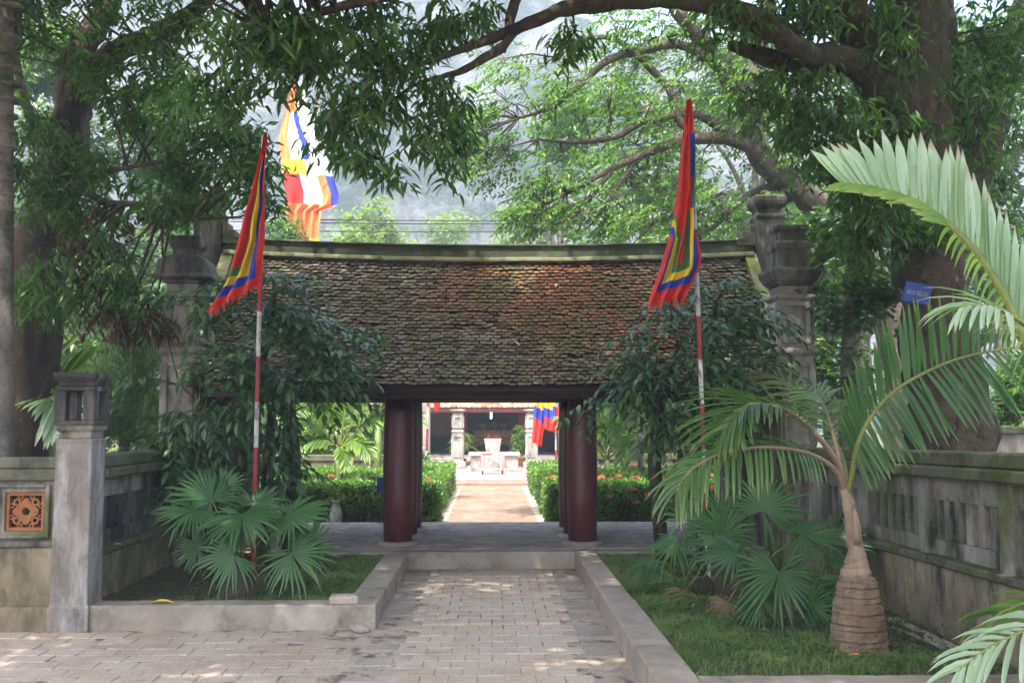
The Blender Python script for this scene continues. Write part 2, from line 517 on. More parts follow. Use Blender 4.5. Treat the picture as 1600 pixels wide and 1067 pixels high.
structure('ground', MB().box(-700, 700, -120, 900, -.6, -.03), M['ground'])
PLAT0, PLAT1, PZ = 12.33, 15.72, .2

# planting beds either side of the path
structure('planting_bed', MB().box(-3.5, -1.27, 9.09, PLAT0, -.02, .13), M['soil'])
rough_sheet('bed_soil', -3.49, -1.28, 9.10, PLAT0 - .005, 46, 60, lambda x, y: .165 + .05 * nz(x, y, 1.6) + .02 * nz(x, y, 6) + .05 * max(0, -2.4 - x) - (.03 if x > -1.35 or y < 9.2 else 0), M['soil'])
structure('planting_bed', MB().box(1.29, 3.5, 6.37, PLAT0, -.02, .13), M['soil'])
rough_sheet('bed_soil', 1.30, 3.49, 6.37, PLAT0 - .005, 46, 140, lambda x, y: .165 + .05 * nz(x, y, 1.3) + .02 * nz(x, y, 6) - .03 * max(0, x - 2.9) - (.03 if x < 1.37 else 0), M['soil'])

def rough_bar(name, x0, x1, y0, y1, z0, z1, mat):
    along_x = (x1 - x0) > (y1 - y0); L = (x1 - x0) if along_x else (y1 - y0); n = max(6, int(L / .045))
    rings = []
    j = lambda s, k, q: .006 * mnoise.noise(Vector((s * 5, k, q))) + .004 * mnoise.noise(Vector((s * 19, k, q + 5)))
    for i in range(n + 1):
        s = L * i / n; c = .010 + .012 * max(0, mnoise.noise(Vector((s * 4, 7, x0)))) + .03 * max(0, mnoise.noise(Vector((s * 9, 2, y0))) - .45); c2 = .010 + .03 * max(0, mnoise.noise(Vector((s * 8, 31, y0))) - .35)
        a, b = (y0, y1) if along_x else (x0, x1)
        sec = [(a + j(s, 1, x0), z0), (b + j(s, 2, x0), z0), (b + j(s, 3, x0), z1 - c2), (b - c2, z1 + j(s, 4, x0)), (a + c, z1 + j(s, 5, x0)), (a + j(s, 6, x0), z1 - c)]
        rings.append([((x0 + s, q, z) if along_x else (q, y0 + s, z)) for q, z in (sec if along_x else sec[::-1])])
    return structure(name, MB().loft(rings), mat)


# kerbs: front left, left side, right side in two lengths with a joint
rough_bar('kerb', -3.48, -.995, 8.83, 9.09, -.1, .205, M['kerb'])
rough_bar('kerb', -1.27, -.995, 9.092, PLAT0 - .004, -.1, .203, M['kerb'])
rough_bar('kerb', 1.04, 1.295, 9.05, PLAT0 - .004, -.1, .20, M['kerb'])
rough_bar('kerb', 1.03, 1.30, 6.12, 9.045, -.1, .208, M['kerb'])
rough_bar('kerb', 1.302, 3.6, 6.125, 6.37, -.1, .205, M['kerb'])
structure('kerb', MB().box(-6.5, -3.482, 8.80, 8.86, -.1, .20), M['plinth'], bevel=.015)


def brick_mesh(w, d, h, seed, ch=.0045):
    r = random.Random(seed)
    j = lambda: r.uniform(-.004, .004)
    a, b = w / 2, d / 2
    low = [(sx * a, sy * b, -h) for sx, sy in ((-1, -1), (1, -1), (1, 1), (-1, 1))]
    mid = [(sx * a + j(), sy * b + j(), -ch - r.uniform(0, .004)) for sx, sy in ((-1, -1), (1, -1), (1, 1), (-1, 1))]
    top = [(x - math.copysign(ch * r.uniform(.8, 2), x), y - math.copysign(ch * r.uniform(.8, 2), y), r.uniform(-.002, .002)) for x, y, z in mid]
    f = []
    for o in (0, 4):
        for i in range(4): f.append((o + i, o + (i + 1) % 4, o + 4 + (i + 1) % 4, o + 4 + i))
    f.append((8, 9, 10, 11))
    me = bpy.data.meshes.new('brick'); me.from_pydata(low + mid + top, [], f); me.update()
    return me


def lay(parent, name, meshes, spots, tilt=.008, zj=.004, stuff_before=None):
    """single bricks as parts; those nearer than the picture's lower edge joined"""
    far_v, far_f = [], []
    for x, y, z in spots:
        me = random.choice(meshes)
        if stuff_before is not None and y < stuff_before:
            b = len(far_v)
            far_v += [(v.co.x + x, v.co.y + y, v.co.z + z) for v in me.vertices]
            far_f += [tuple(b + i for i in p.vertices) for p in me.polygons]
            continue
        o = bpy.data.objects.new(name, me); COL.objects.link(o); o.parent = parent
        o.location = (x, y, z + random.uniform(-zj, zj))
        o.rotation_euler = (random.gauss(0, tilt), random.gauss(0, tilt * .7), random.gauss(0, .008))
    if far_v:
        o = bpy.data.objects.new(name, None)
        me = bpy.data.meshes.new(name); me.from_pydata(far_v, [], far_f); me.materials.append(meshes[0].materials[0])
        bpy.data.objects.remove(o)
        tag(link_mesh(name, me, parent), kind='stuff')


def bmeshes(w, d, h, mat, n=5):
    out = []
    for i in range(n):
        me = brick_mesh(w, d, h, 100 + i); me.materials.append(mat); out.append(me)
    return out


path = structure('brick_path', MB().box(-1.0, 1.04, -2, PLAT0 - .003, -.10, -.0055), M['joint'])
bw, bd = .205, .218
spots = []; row = 0; y = 3.2
while y < PLAT0 - .05:
    shift = (row % 2) * bw / 2
    x = -.70 + bw / 2 - (0 if not row % 2 else bw / 2)
    while x < .69:
        xx = max(min(x, .70 - bw / 2 + .02), -.70 + bw / 2 - .02)
        if abs(xx - x) < .08: spots.append((xx if abs(xx - x) < .001 else x, y, .016 if y > 8.9 else 0.0))
        x += bw
    y += bd; row += 1
lay(path, 'brick', bmeshes(bw - .005, bd - .006, .05, M['brick']), spots, .005, .0025, 6.6)
spots = []
for sx in (-1, 1):
    y = 3.2
    while y < PLAT0 - .12:
        spots.append((sx * .862 + (.015 if sx > 0 else -.01), y + random.uniform(-.02, .02), -.004))
        y += .235
lay(path, 'edge_stone', bmeshes(.285, .22, .05, M['edge_stone']), spots, .014, .006, 6.6)

pave = structure('brick_pavement', MB().box(-9, -1.002, -2, 8.83, -.11, -.0085), M['joint'])
spots = []; row = 0; y = 3.3
while y < 8.73:
    x = -1.2 - (row % 2) * .14
    while x > -4.95:
        if not (x > -1.35 and y > 7.9 and random.random() < .75) and random.random() > .015: spots.append((x, y, -.004))
        x -= .285
    y += .205; row += 1
lay(pave, 'brick', bmeshes(.276, .197, .05, M['paver']), spots, .007, .004, 6.6)

# platform under the gate
plat = structure('gate_platform', MB().box(-3.75, 3.75, PLAT0 + .30, PLAT1, -.1, PZ - .004), stone_mat('platform_brick_floor', (.30, .26, .23), layers=[((.19, .17, .155), 3, .45, .65, (.3, 2.5, 1)), ((.38, .35, .32), 5, .58, .7, None)]))
MB().box(-3.75, 3.75, PLAT0, PLAT0 + .298, -.1, PZ).build('platform_edge', M['kerb'], plat, bevel=.012)
MB().box(-3.75, 3.75, PLAT1 + .002, PLAT1 + .2, -.1, PZ + .004).build('platform_edge', M['oldstone'], plat, bevel=.012)
fm = bmeshes(.29, .205, .02, stone_mat('platform_brick', (.30, .255, .225), layers=[((.17, .155, .14), 3.5, .46, .66, None)], per_object=.25), 4)
tv, tf = [], []
yy = PLAT0 + .42; row = 0
while yy < PLAT1 - .1:
    xx = -3.6 + (row % 2) * .15
    while xx < 3.7:
        me = random.choice(fm); b = len(tv)
        zz = PZ + .006 + random.uniform(-.004, .003)
        tv += [(v.co.x + xx, v.co.y + yy, v.co.z + zz) for v in me.vertices]; tf += [tuple(b + i for i in p.vertices) for p in me.polygons]
        xx += .30
    yy += .214; row += 1
me = bpy.data.meshes.new('floor_brick'); me.from_pydata(tv, [], tf); me.materials.append(fm[0].materials[0])
tag(link_mesh('floor_brick', me, plat), kind='stuff')

# the court behind the gate
CZ = .10
structure('garden_soil', MB().box(-9, 9, PLAT1 + .21, 26.4, -.1, CZ - .03), M['soil'])
cpath = structure('court_path', MB().box(-.95, 1.0, PLAT1 + .205, 26.4, -.1, CZ - .012), M['joint'])
M['brick_far'] = brick_mat('sunlit_path_brick', [(.21, .14, .10), (.25, .175, .13), (.23, .17, .13)], (.26, .21, .165))
tv, tf = [], []; tv2, tf2 = [], []
bm_, em_ = bmeshes(.21, .205, .03, M['brick_far']), bmeshes(.26, .30, .03, M['edge_stone'])
yy = PLAT1 + .33; row = 0
while yy < 26.3:
    for k in range(7):
        xx = -.63 + k * .216 + (row % 2) * .05
        me = random.choice(bm_); b = len(tv)
        tv += [(v.co.x + xx, v.co.y + yy, v.co.z + CZ + random.uniform(-.003, .003)) for v in me.vertices]; tf += [tuple(b + i for i in p.vertices) for p in me.polygons]
    if row % 3 == 0:
        for xx in (-.86, .93):
            me = random.choice(em_); b = len(tv2)
            tv2 += [(v.co.x + xx, v.co.y + yy * 1.0, v.co.z + CZ - .004) for v in me.vertices]; tf2 += [tuple(b + i for i in p.vertices) for p in me.polygons]
    yy += .214; row += 1
for nm, a, b, m in (('court_brick', tv, tf, M['brick_far']), ('court_edge_stone', tv2, tf2, M['edge_stone'])):
    me = bpy.data.meshes.new(nm); me.from_pydata(a, [], b); me.materials.append(m)
    tag(link_mesh(nm, me, cpath), kind='stuff')

M['terrace'] = stone_mat('sunlit_terrace_paving', (.32, .275, .245), layers=[((.25, .21, .185), 2, .5, .7, None)])
terr = structure('terrace', MB().box(-9, 9, 26.55, 60, -.1, .25), M['terrace'])
MB().box(-9, 9, 26.41, 26.548, -.1, .17).build('terrace_step', stone_mat('red_brick_step', (.30, .16, .12), layers=[((.22, .2, .17), 4, .5, .65, None)]), terr, bevel=.01)

# limestone hills behind
def hill(name, cx, cy, wx, wy, h, n=70, seed=0.0):
    V = []
    for j in range(n):
        for i in range(n):
            u, v = i / (n - 1) * 2 - 1, j / (n - 1) * 2 - 1
            r = math.sqrt(u * u + v * v)
            e = max(0, 1 - r ** 1.7)
            x, y = cx + u * wx, cy + v * wy
            q = mnoise.fractal(Vector((x * .022 + seed, y * .022, seed)), 1.0, 2.1, 6)
            V.append((x, y, -1 + h * (e ** .55) * (.84 + .28 * q) + 3.0 * mnoise.noise(Vector((x * .11, y * .11, seed))) * e))
    F = [(j * n + i, j * n + i + 1, (j + 1) * n + i + 1, (j + 1) * n + i) for j in range(n - 1) for i in range(n - 1)]
    return tag(nmesh(name, V, F, M['hill']), kind='structure')


m_, nt_, out_ = _new('limestone_hill')
co_ = worldpos(nt_)
c_ = mixc(nt_, ramp(nt_, fnoise(nt_, co_, .045, 9, .78), [(.46, (0, 0, 0)), (.58, (1, 1, 1))]), (.03, .05, .022), (.24, .24, .23))
finish(nt_, out_, c_, .9, fnoise(nt_, co_, .25, 8, .75), 1.0, 1.5, .1)
M['hill'] = m_
hill('hill', -45, 215, 120, 85, 108, 90, 1.3)
hill('hill', 75, 240, 120, 90, 104, 80, 4.1)
hill('hill', -190, 250, 110, 90, 78, 60, 8.7)

# ================================================================== WALLS
M['slot_shade'] = plain('slot_shade_paint', (.05, .035, .025), .9, .4, 6)

def slat(o_parent, name, x0, x1, y0, y1, z0, z1, mat, shear=None):
    return MB().box(x0, x1, y0, y1, z0, z1, shear=shear).build(name, mat, o_parent)


def side_wall(sx, y0, y1, label, shear, open_slots, dark):
    w = thing('garden_wall', label, 'wall', (sx * 3.6, (y0 + y1) / 2, 0))
    X = lambda a, b: (min(sx * a, sx * b), max(sx * a, sx * b))
    mp, mc, md = M['plinth'], M['coping'], M['concrete_dark'] if dark else M['concrete']
    MB().box(*X(3.50, 3.78), y0, y1, -.1, .60, shear=shear).build('plinth', mp, w, bevel=.012)
    MB().box(*X(3.455, 3.82), y0, y1, .602, .665, shear=shear).build('ledge', mc, w, bevel=.012)
    MB().box(*X(3.44, 3.84), y0, y1, 1.28, 1.37, shear=shear).build('coping', mc, w, bevel=.015)
    MB().box(*X(3.50, 3.78), y0, y1, 1.372, 1.485, shear=shear).build('coping', mc, w, bevel=.015)
    n = max(1, round((y1 - y0) / 1.25)); st = (y1 - y0) / n
    for i in range(n + 1):
        yc = y0 + i * st
        slat(w, 'post', *X(3.525, 3.755), max(y0, yc - .10), min(y1, yc + .10), .667, 1.278, md, shear)
        if i == n: break
        a, b = yc + .102, yc + st - .102
        slat(w, 'top_rail', *X(3.57, 3.71), a, b, 1.10, 1.278, M['concrete'], shear)
        slat(w, 'bottom_rail', *X(3.57, 3.71), a, b, .667, .79, md, shear)
        if open_slots:
            slat(w, 'recessed_panel_or_shade', *X(3.72, 3.735), a, b, .792, 1.098, M['slot_shade'], shear)  # dark sheet added behind the slots, standing in for their shade
        else:
            slat(w, 'recessed_panel_or_shade', *X(3.62, 3.70), a, b, .792, 1.098, md, shear)
        k = 6; p = (b - a) / k
        for j in range(k + 1):
            c = a + j * p
            slat(w, 'baluster', *X(3.585, 3.69), max(a, c - p * .29), min(b, c + p * .29), .793, 1.097, md if dark else M['concrete'], shear)
            if open_slots and j < k and (i < 3 or j % 2):
                slat(w, 'inner_baluster', *X(3.695, 3.715), c + p * .38, c + p * .62, .793, 1.097, M['terracotta'], shear)
    return w


side_wall(1, 4.2, 12.0, 'mossy balustrade wall with terracotta set in its slots, along the right planting bed', lambda y: (12 - y) * .018, True, False)
side_wall(-1, 9.10, 12.0, 'blackened short wall running back from the lantern topped post, left of the bed', None, False, True)

# front wall on the left with the terracotta vent
w = thing('garden_wall', 'stained front wall at the left edge with a terracotta vent tile in it', 'wall', (-4.7, 8.72, 0))
MB().box(-6.6, -3.75, 8.62, 8.9, -.1, .70).build('plinth', M['plinth'], w, bevel=.012)
MB().box(-6.6, -3.75, 8.60, 8.92, .702, .755).build('ledge', M['concrete_dark'], w, bevel=.01)
VX, VZ, VS = -4.06, 1.005, .17
pan = MB()
for a, b, c, d in ((-6.6, VX - VS, .757, 1.275), (VX + VS, -3.75, .757, 1.275), (VX - VS, VX + VS, .757, VZ - VS), (VX - VS, VX + VS, VZ + VS, 1.275)):
    pan.box(a, b, 8.66, 8.86, c, d)
pan.build('panel', M['concrete'], w)
fr = MB()
for a, b, c, d in ((VX - .27, VX - .215, .78, 1.24), (VX + .19, VX + .228, .78, 1.24), (VX - .214, VX + .189, .775, .80), (VX - .214, VX + .189, 1.215, 1.245)):
    fr.box(a, b, 8.625, 8.659, c, d)
fr.build('panel_frame', M['concrete'], w, bevel=.008)
MB().box(-6.6, -3.75, 8.60, 8.92, 1.277, 1.375).build('coping', M['coping'], w, bevel=.012)
MB().box(-6.6, -3.75, 8.65, 8.87, 1.377, 1.475).build('coping', M['coping'], w, bevel=.012)
vt = MB()
S = VS - .003
for a, b, c, d in ((-S, -S + .028, -S, S), (S - .028, S, -S, S), (-S + .028, S - .028, -S, -S + .028), (-S + .028, S - .028, S - .028, S)):
    vt.box(VX + a, VX + b, 8.68, 8.74, VZ + c, VZ + d)


def ring2d(mb, cx, cz, outer, inner, y0, y1):
    n = len(outer)
    rs = []
    for (pts, y) in ((outer, y0), (outer, y1), (inner, y1), (inner, y0), (outer, y0)):
        rs.append([(cx + p[0], y, cz + p[1]) for p in pts])
    mb.loft(rs, cap=False)


def poly(n, f): return [(f(2 * math.pi * i / n) * math.cos(2 * math.pi * i / n), f(2 * math.pi * i / n) * math.sin(2 * math.pi * i / n)) for i in range(n)]


ring2d(vt, VX, VZ, poly(32, lambda t: .095 + .022 * math.cos(4 * t)), poly(32, lambda t: .034), 8.69, 8.735)
for k in range(4):
    a = math.pi / 4 + k * math.pi / 2
    cx, cz = VX + .112 * math.cos(a), VZ + .112 * math.sin(a)
    ring2d(vt, cx, cz, poly(12, lambda t: .036), poly(12, lambda t: .018), 8.693, 8.733)
    b = k * math.pi / 2
    for s in (-1, 1):
        cx, cz = VX + .125 * math.cos(b) - s * .05 * math.sin(b), VZ + .125 * math.sin(b) + s * .05 * math.cos(b)
        ring2d(vt, cx, cz, poly(10, lambda t: .024), poly(10, lambda t: .011), 8.695, 8.731)
vt.build('vent_tile', M['terracotta'], w)
w.location += Vector((-.02, .24, 0))

# lantern-topped post
p = thing('gate_post', 'weathered grey post with an open stone lantern on top, left front corner', 'post', (-3.65, 8.72, 0))
MB().square([(.175, -.1), (.175, .2), (.162, .22), (.157, 1.60), (.167, 1.615), (.167, 1.64)], -3.65, 8.72).build('shaft', M['shaft'], p, bevel=.01)
MB().square([(.14, 1.642), (.14, 1.70), (.165, 1.72), (.165, 1.76)], -3.65, 8.72).build('collar', M['concrete'], p, bevel=.006)
lan = MB()
for sx in (-1, 1):
    for sy in (-1, 1):
        lan.box(-3.65 + sx * .125 - .05, -3.65 + sx * .125 + .05, 8.72 + sy * .125 - .05, 8.72 + sy * .125 + .05, 1.80, 2.06)
lan.box(-3.825, -3.475, 8.545, 8.895, 1.762, 1.80).box(-3.825, -3.475, 8.545, 8.895, 2.06, 2.10)
lan.build('lantern_box', M['concrete_dark'], p, bevel=.006)
MB().square([(.14, 2.102), (.15, 2.13), (.19, 2.18), (.19, 2.215), (.165, 2.22), (.0, 2.235)], -3.65, 8.72).build('cap', M['concrete_dark'], p, bevel=.006)

p.location += Vector((.02, .24, 0))


def recess(mb, cx, cy, hw, z0, z1, t=.045, d=.022, faces=('f', 'l', 'r')):
    """raised frames round a sunken field on the faces of a square post"""
    for f in faces:
        for (a0, a1, c0, c1) in ((-hw * .8, -hw * .8 + t, z0, z1), (hw * .8 - t, hw * .8, z0, z1), (-hw * .8 + t, hw * .8 - t, z0, z0 + t), (-hw * .8 + t, hw * .8 - t, z1 - t, z1)):
            if f == 'f': mb.box(cx + a0, cx + a1, cy - hw - d, cy - hw + .004, c0, c1)
            if f == 'l': mb.box(cx - hw - d, cx - hw + .004, cy + a0, cy + a1, c0, c1)
            if f == 'r': mb.box(cx + hw - .004, cx + hw + d, cy + a0, cy + a1, c0, c1)


def big_pillar(cx, cy, label, bell):
    p = thing('gate_pillar', label, 'pillar', (cx, cy, 0))
    MB().square([(.31, -.1), (.31, .55), (.23, .60), (.215, 2.58), (.27, 2.62), (.27, 2.67), (.235, 2.70)], cx, cy).build('shaft', M['concrete'], p, bevel=.012)
    b = MB().square([(.215, 2.702), (.215, 3.28), (.25, 3.30), (.25, 3.335), (.19, 3.36), (.19, 3.46)], cx, cy)
    b.build('panel_box', M['concrete'], p, bevel=.008)
    f = MB(); recess(f, cx, cy, .215, 2.74, 3.25, .055, .03); f.build('panel_frame', M['shaft'], p, bevel=.006)
    f = MB(); recess(f, cx, cy, .225, 1.5, 2.50, .045, .02); f.build('panel_frame', M['concrete'], p, bevel=.006)
    if bell:
        c = [(.21, 3.462), (.24, 3.50), (.33, 3.53), (.33, 3.565), (.30, 3.59), (.285, 3.68), (.27, 3.75), (.21, 3.80), (.145, 3.83), (.14, 3.90), (.17, 3.93), (.19, 3.96), (.19, 4.05), (.16, 4.06)]
    else:
        c = [(.21, 3.462), (.27, 3.52), (.315, 3.63), (.315, 3.67), (.20, 3.675), (.20, 3.90), (.225, 3.93), (.225, 4.0), (.165, 4.03), (.165, 4.14), (.2, 4.17), (.2, 4.22), (.15, 4.23)]
    MB().square(c, cx, cy).build('cap', M['concrete_dark'], p, bevel=.01)
    return p


big_pillar(-3.75, 12.3, 'tall grey pillar with bell shaped cap and framed panel, left of the gate roof', True)
big_pillar(3.75, 12.3, 'tall dark pillar with stepped flat cap at the right end of the gate roof', False)

# ================================================================== THE GATE
gate = thing('gate', 'roofed timber gate with mossy tiled roof and dark red columns across the path', 'gate', (0, 14, PZ))
YE, YR, ZE, ZR = 11.93, 13.90, 2.17, 4.03                  # eave and ridge lines
RW = 3.62


def sag(x): return .095 * (x / 3.6) ** 2


def slope(v):                                              # v 0 eave .. 1 ridge, slightly hollow
    return YE + (YR - YE) * v, ZE + (ZR - ZE) * v - .05 * math.sin(math.pi * v)


for cy in (13.05, 13.88, 14.72):
    for cx in (-1.19, 1.20):
        c = MB().lathe([(.185, .255), (.197, .8), (.2, 1.2), (.192, 1.9), (.183, 2.06)], cx, cy, 24).build('column', M['red_lacquer'], gate, smooth=True)
        MB().lathe([(.27, PZ + .002), (.275, PZ + .03), (.25, PZ + .05), (.21, PZ + .06), (.205, .253)], cx, cy, 24).build('column_base', M['oldstone'] if cy > 13.5 else M['kerb'], c, smooth=False)
for cy in (13.05, 13.88, 14.72):
    MB().box(-3.42, 3.42, cy - .11, cy + .11, 2.062, 2.26).build('beam', M['dark_wood'], gate, bevel=.012)
for cx in (-1.19, 1.20):
    MB().box(cx - .085, cx + .085, 12.15, 15.4, 2.262, 2.40).build('cross_beam', M['dark_wood'], gate, bevel=.01)
    MB().box(cx - .09, cx + .09, 13.75, 14.05, 2.402, 3.75).build('king_post', M['dark_wood'], gate)
    MB().box(cx - .07, cx + .07, 12.0, 12.93, 2.07, 2.16).build('bracket', M['dark_wood'], gate, bevel=.01)
MB().box(-3.45, 3.45, 12.02, 12.12, 2.075, 2.165).build('eave_board', M['dark_wood'], gate, bevel=.008)
MB().box(-3.45, 3.45, 15.46, 15.56, 2.235, 2.325).build('eave_board', M['dark_wood'], gate, bevel=.008)
for sx in (-1, 1):
    a, b = (-3.64, -3.44) if sx < 0 else (3.44, 3.64)
    wl = MB()
    wl.loft([[(x, 12.75, PZ), (x, 15.05, PZ), (x, 15.05, 2.75), (x, 13.9, 3.85), (x, 12.75, 2.75)] for x in (a, b)])
    wl.build('gable_wall', M['concrete_dark'], gate)
    v = MB()                                               # mossy verge band along the gable
    rings = []
    for i in range(13):
        y_, z_ = slope(i / 12)
        z_ += sag(RW)
        rings.append([(sx * 3.58, y_, z_ - .05), (sx * 3.74, y_, z_ - .05), (sx * 3.74, y_, z_ + .11), (sx * 3.58, y_, z_ + .11)])
    v.loft(rings); rings = []
    for i in range(13):
        y_, z_ = slope(i / 12)
        z_ += sag(RW)
        rings.append([(sx * 3.58, 2 * YR - y_, z_ - .05), (sx * 3.74, 2 * YR - y_, z_ - .05), (sx * 3.74, 2 * YR - y_, z_ + .11), (sx * 3.58, 2 * YR - y_, z_ + .11)])
    v.loft(rings)
    v.build('verge', stone_mat('mossy_verge', (.22, .22, .11), layers=[((.14, .16, .03), 2, .45, .6, None), (MOULD, 2.5, .55, .7, None)]), gate)
    MB().square([(.19, PZ), (.185, 4.62), (.2, 4.64), (.2, 4.69), (.165, 4.71), (.165, 4.76), (.215, 4.83), (.225, 4.88), (.225, 4.95), (.17, 4.97)], sx * 3.93, 13.9).build('end_pillar', M['concrete_dark'], gate, bevel=.012)
    st = MB()
    for k in range(3):
        a_, b_ = 3.46 + k * .095, 3.73
        st.box(*sorted((sx * a_, sx * b_)), YR - .15 + k * .004, YR + .15 - k * .004, ZR + .22 + k * .10, ZR + .32 + k * .10)
    st.build('ridge_step', M['coping'], gate, bevel=.01)

# ridge, thin ledge below
def ridge_loft(h0, h1, hw, nm, mat):
    rings = []
    for i in range(25):
        x = -3.70 + 7.40 * i / 24
        z = ZR + sag(x) + random.uniform(-.004, .004)
        rings.append([(x, YR - hw, z + h0), (x, YR + hw, z + h0), (x, YR + hw, z + h1), (x, YR - hw, z + h1)])
    MB().loft(rings).build(nm, mat, gate, bevel=.008)


M['ridge'] = stone_mat('mossy_ridge', (.075, .085, .05), layers=[((.15, .18, .10), 2.2, .52, .7, None), (MOULD, 1.5, .47, .62, None), (MOSS, 3, .52, .66, None)])
ridge_loft(-.02, .035, .17, 'ridge_ledge', stone_mat('pale_ridge_ledge', (.26, .27, .17), layers=[(MOSS, 4, .5, .65, None)]))
ridge_loft(.037, .19, .12, 'ridge', M['ridge'])
ridge_loft(.192, .22, .15, 'ridge_cap', M['ridge'])

# roof deck (one hollow sheet each side) and tiles
for back in (0, 1):
    top, bot = [], []
    dk = MB()
    for i in range(13):
        y_, z_ = slope(i / 12 if not back else .11 + .89 * i / 12)
        if back: y_ = 2 * YR - y_
        top.append([(-RW, y_, z_ + sag(RW) - .02)] + [(-RW + k * RW / 6, y_, z_ - .02 + sag(-RW + k * RW / 6)) for k in range(1, 12)] + [(RW, y_, z_ + sag(RW) - .02)])
    for r in top: bot.append([(x, y, z - .045) for x, y, z in r])
    for rs in (top, bot): dk.loft(rs, cap=False, close=False)
    dk.build('roof_deck', M['dark_wood'], gate)


def tile_geo():
    w, L, t = .0425, .15, .014                              # rounded nose tile, origin at the nose, body running up the slope (+Y)
    pts = [(-w, .046), (-w * .62, .014), (0, 0), (w * .62, .014), (w, .046), (w, L), (-w, L)]
    v = [(x, y, t) for x, y in pts] + [(x, y, 0) for x, y in pts[:5]]
    f = [(0, 1, 2, 3, 4, 5, 6)] + [(7 + i, 8 + i, 1 + i, i) for i in range(4)]
    return v, f


tv_, tf_ = tile_geo()
tme = bpy.data.meshes.new('roof_tile'); tme.from_pydata(tv_, [], tf_); tme.materials.append(M['tile']); tme.update()
ROWS, COLS, PX = 39, 79, .0915
tri = []
for f in tf_:
    for i in range(1, len(f) - 1): tri.append((f[0], f[i], f[i + 1]))
tri = np.array(tri); tva = np.array(tv_)
TV, TF, TT = [], [], []
n_single = 0
wav = lambda x, s: .012 * mnoise.noise(Vector((x * .9, s * 5.0, 2)))
for back in (0, 1):
    for r in range(ROWS):
        v = r / ROWS
        y_, z_ = slope(v); y2, z2 = slope(min(1, v + .03))
        pitch = math.atan2(z2 - z_, y2 - y_)
        for c in range(COLS):
            if random.random() < .004 and r > 1: continue
            x = (c - (COLS - 1) / 2) * PX + (PX / 2 if r % 2 else 0) + random.gauss(0, .004)
            if abs(x) > RW - .06 or (back and r < 5): continue
            jy = random.gauss(0, .006)
            rot = (pitch - .46 + random.gauss(0, .025), random.gauss(0, .03), random.gauss(0, .03))
            loc = (x, (y_ + jy) if not back else 2 * YR - (y_ + jy), z_ + sag(x) + .056 + jy * .9 + wav(x, v * 4) + random.gauss(0, .0025))
            if not back and n_single < 300 and r < 5 and abs(x - .1) < 2.9:
                o = bpy.data.objects.new('roof_tile', tme); COL.objects.link(o); o.parent = gate
                o.location = Vector(loc) - gate.location; o.rotation_euler = rot; n_single += 1
                continue
            from_e = Vector((0, 0, 0))
            import mathutils
            e = mathutils.Euler(rot).to_matrix()
            if back: e = mathutils.Matrix.Rotation(math.pi, 3, 'Z') @ e
            TV.append((np.array(e) @ tva.T).T + np.array(loc)); TF.append(tri + len(tva) * len(TF)); TT.append(random.uniform(.002, 1))
tag(nmesh('roof_tile', np.concatenate(TV), np.concatenate(TF), M['tile'], gate, np.repeat(TT, len(tva))), kind='stuff')
# ================================================================== BEHIND THE GATE
temple = thing('temple', 'low temple hall with sunlit red tile eave and dark open front beyond the court', 'temple', (0, 37, .25))
MB().box(-9, 9, 33.9, 44, .2, .42).build('podium', M['terrace'], temple, bevel=.02)
MB().box(-9, 9, 34.9, 44, .421, .60).build('podium', M['oldstone'], temple, bevel=.02)
MB().box(-9, 9, 38.6, 38.8, .60, 3.0).build('back_wall', M['hall_shade'], temple)  # near-black blue paints in the shade deep inside the hall
for a, b in ((-9, -2.55), (2.65, 9)):
    MB().box(a, b, 36.2, 36.38, .602, .95).build('wall_base', M['oldstone'], temple)
    MB().box(a, b, 36.2, 36.38, .952, 1.25).build('wall_base', M['dark_wood'], temple)
for x in (-8.2, -6.0, -3.9, -2.55, -.95, 1.15, 2.65, 4.0, 6.1, 8.3):
    MB().lathe([(.13, .602), (.14, 1.5), (.13, 2.6)], x, 36.0, 12).build('column', M['red_paint'] if abs(x) < 1.5 else M['red_lacquer'], temple, smooth=True)
for a, b in ((-8.05, -6.15), (-5.85, -4.05), (-3.3, -2.7), (-2.15, -1.1), (2.8, 3.85), (4.15, 5.95), (6.25, 8.15)):
    d = MB().box(a, b, 36.25, 36.32, 1.252, 2.5).build('door', M['brown_wood'], temple)
    n = max(2, round((b - a) / .35))
    for k in range(n):
        u0 = a + (b - a) * k / n + .03; u1 = a + (b - a) * (k + 1) / n - .03
        MB().box(u0, u1, 36.22, 36.248, 1.3, 1.75).build('door_panel', M['brown_wood'], d)
        MB().box(u0, u1, 36.22, 36.248, 1.8, 2.4).build('door_panel', M['brown_wood'], d)
MB().box(-9, 9, 35.88, 36.12, 2.602, 2.85).build('beam', M['dark_wood'], temple)
rf = MB()
rf.loft([[(x, 34.3, 2.22), (x, 39.5, 5.7), (x, 44.5, 2.3), (x, 44.5, 2.2), (x, 39.5, 5.55), (x, 34.3, 2.12)] for x in (-9.5, 9.5)])
roof = rf.build('roof', M['dark_wood'], temple)
MB().box(-9.5, 9.5, 34.26, 34.298, 2.08, 2.215).build('eave_board', M['red_lacquer'], roof)
MB().box(-9.5, 9.5, 39.35, 39.65, 5.6, 5.95).build('ridge', M['concrete'], roof)
w_, L_ = .085, .26
tv2 = np.array([(-w_, .05, .03), (-w_ * .5, .012, .035), (0, 0, .035), (w_ * .5, .012, .035), (w_, .05, .03), (w_, L_, .03), (-w_, L_, .03), (-w_, .05, 0), (-w_ * .5, .012, 0), (0, 0, 0), (w_ * .5, .012, 0), (w_, .05, 0)])
tf2_ = np.array([(0, 1, 2), (0, 2, 6), (2, 5, 6), (2, 4, 5), (2, 3, 4)] + [q for i in range(4) for q in ((7 + i, 8 + i, 1 + i), (7 + i, 1 + i, i))])
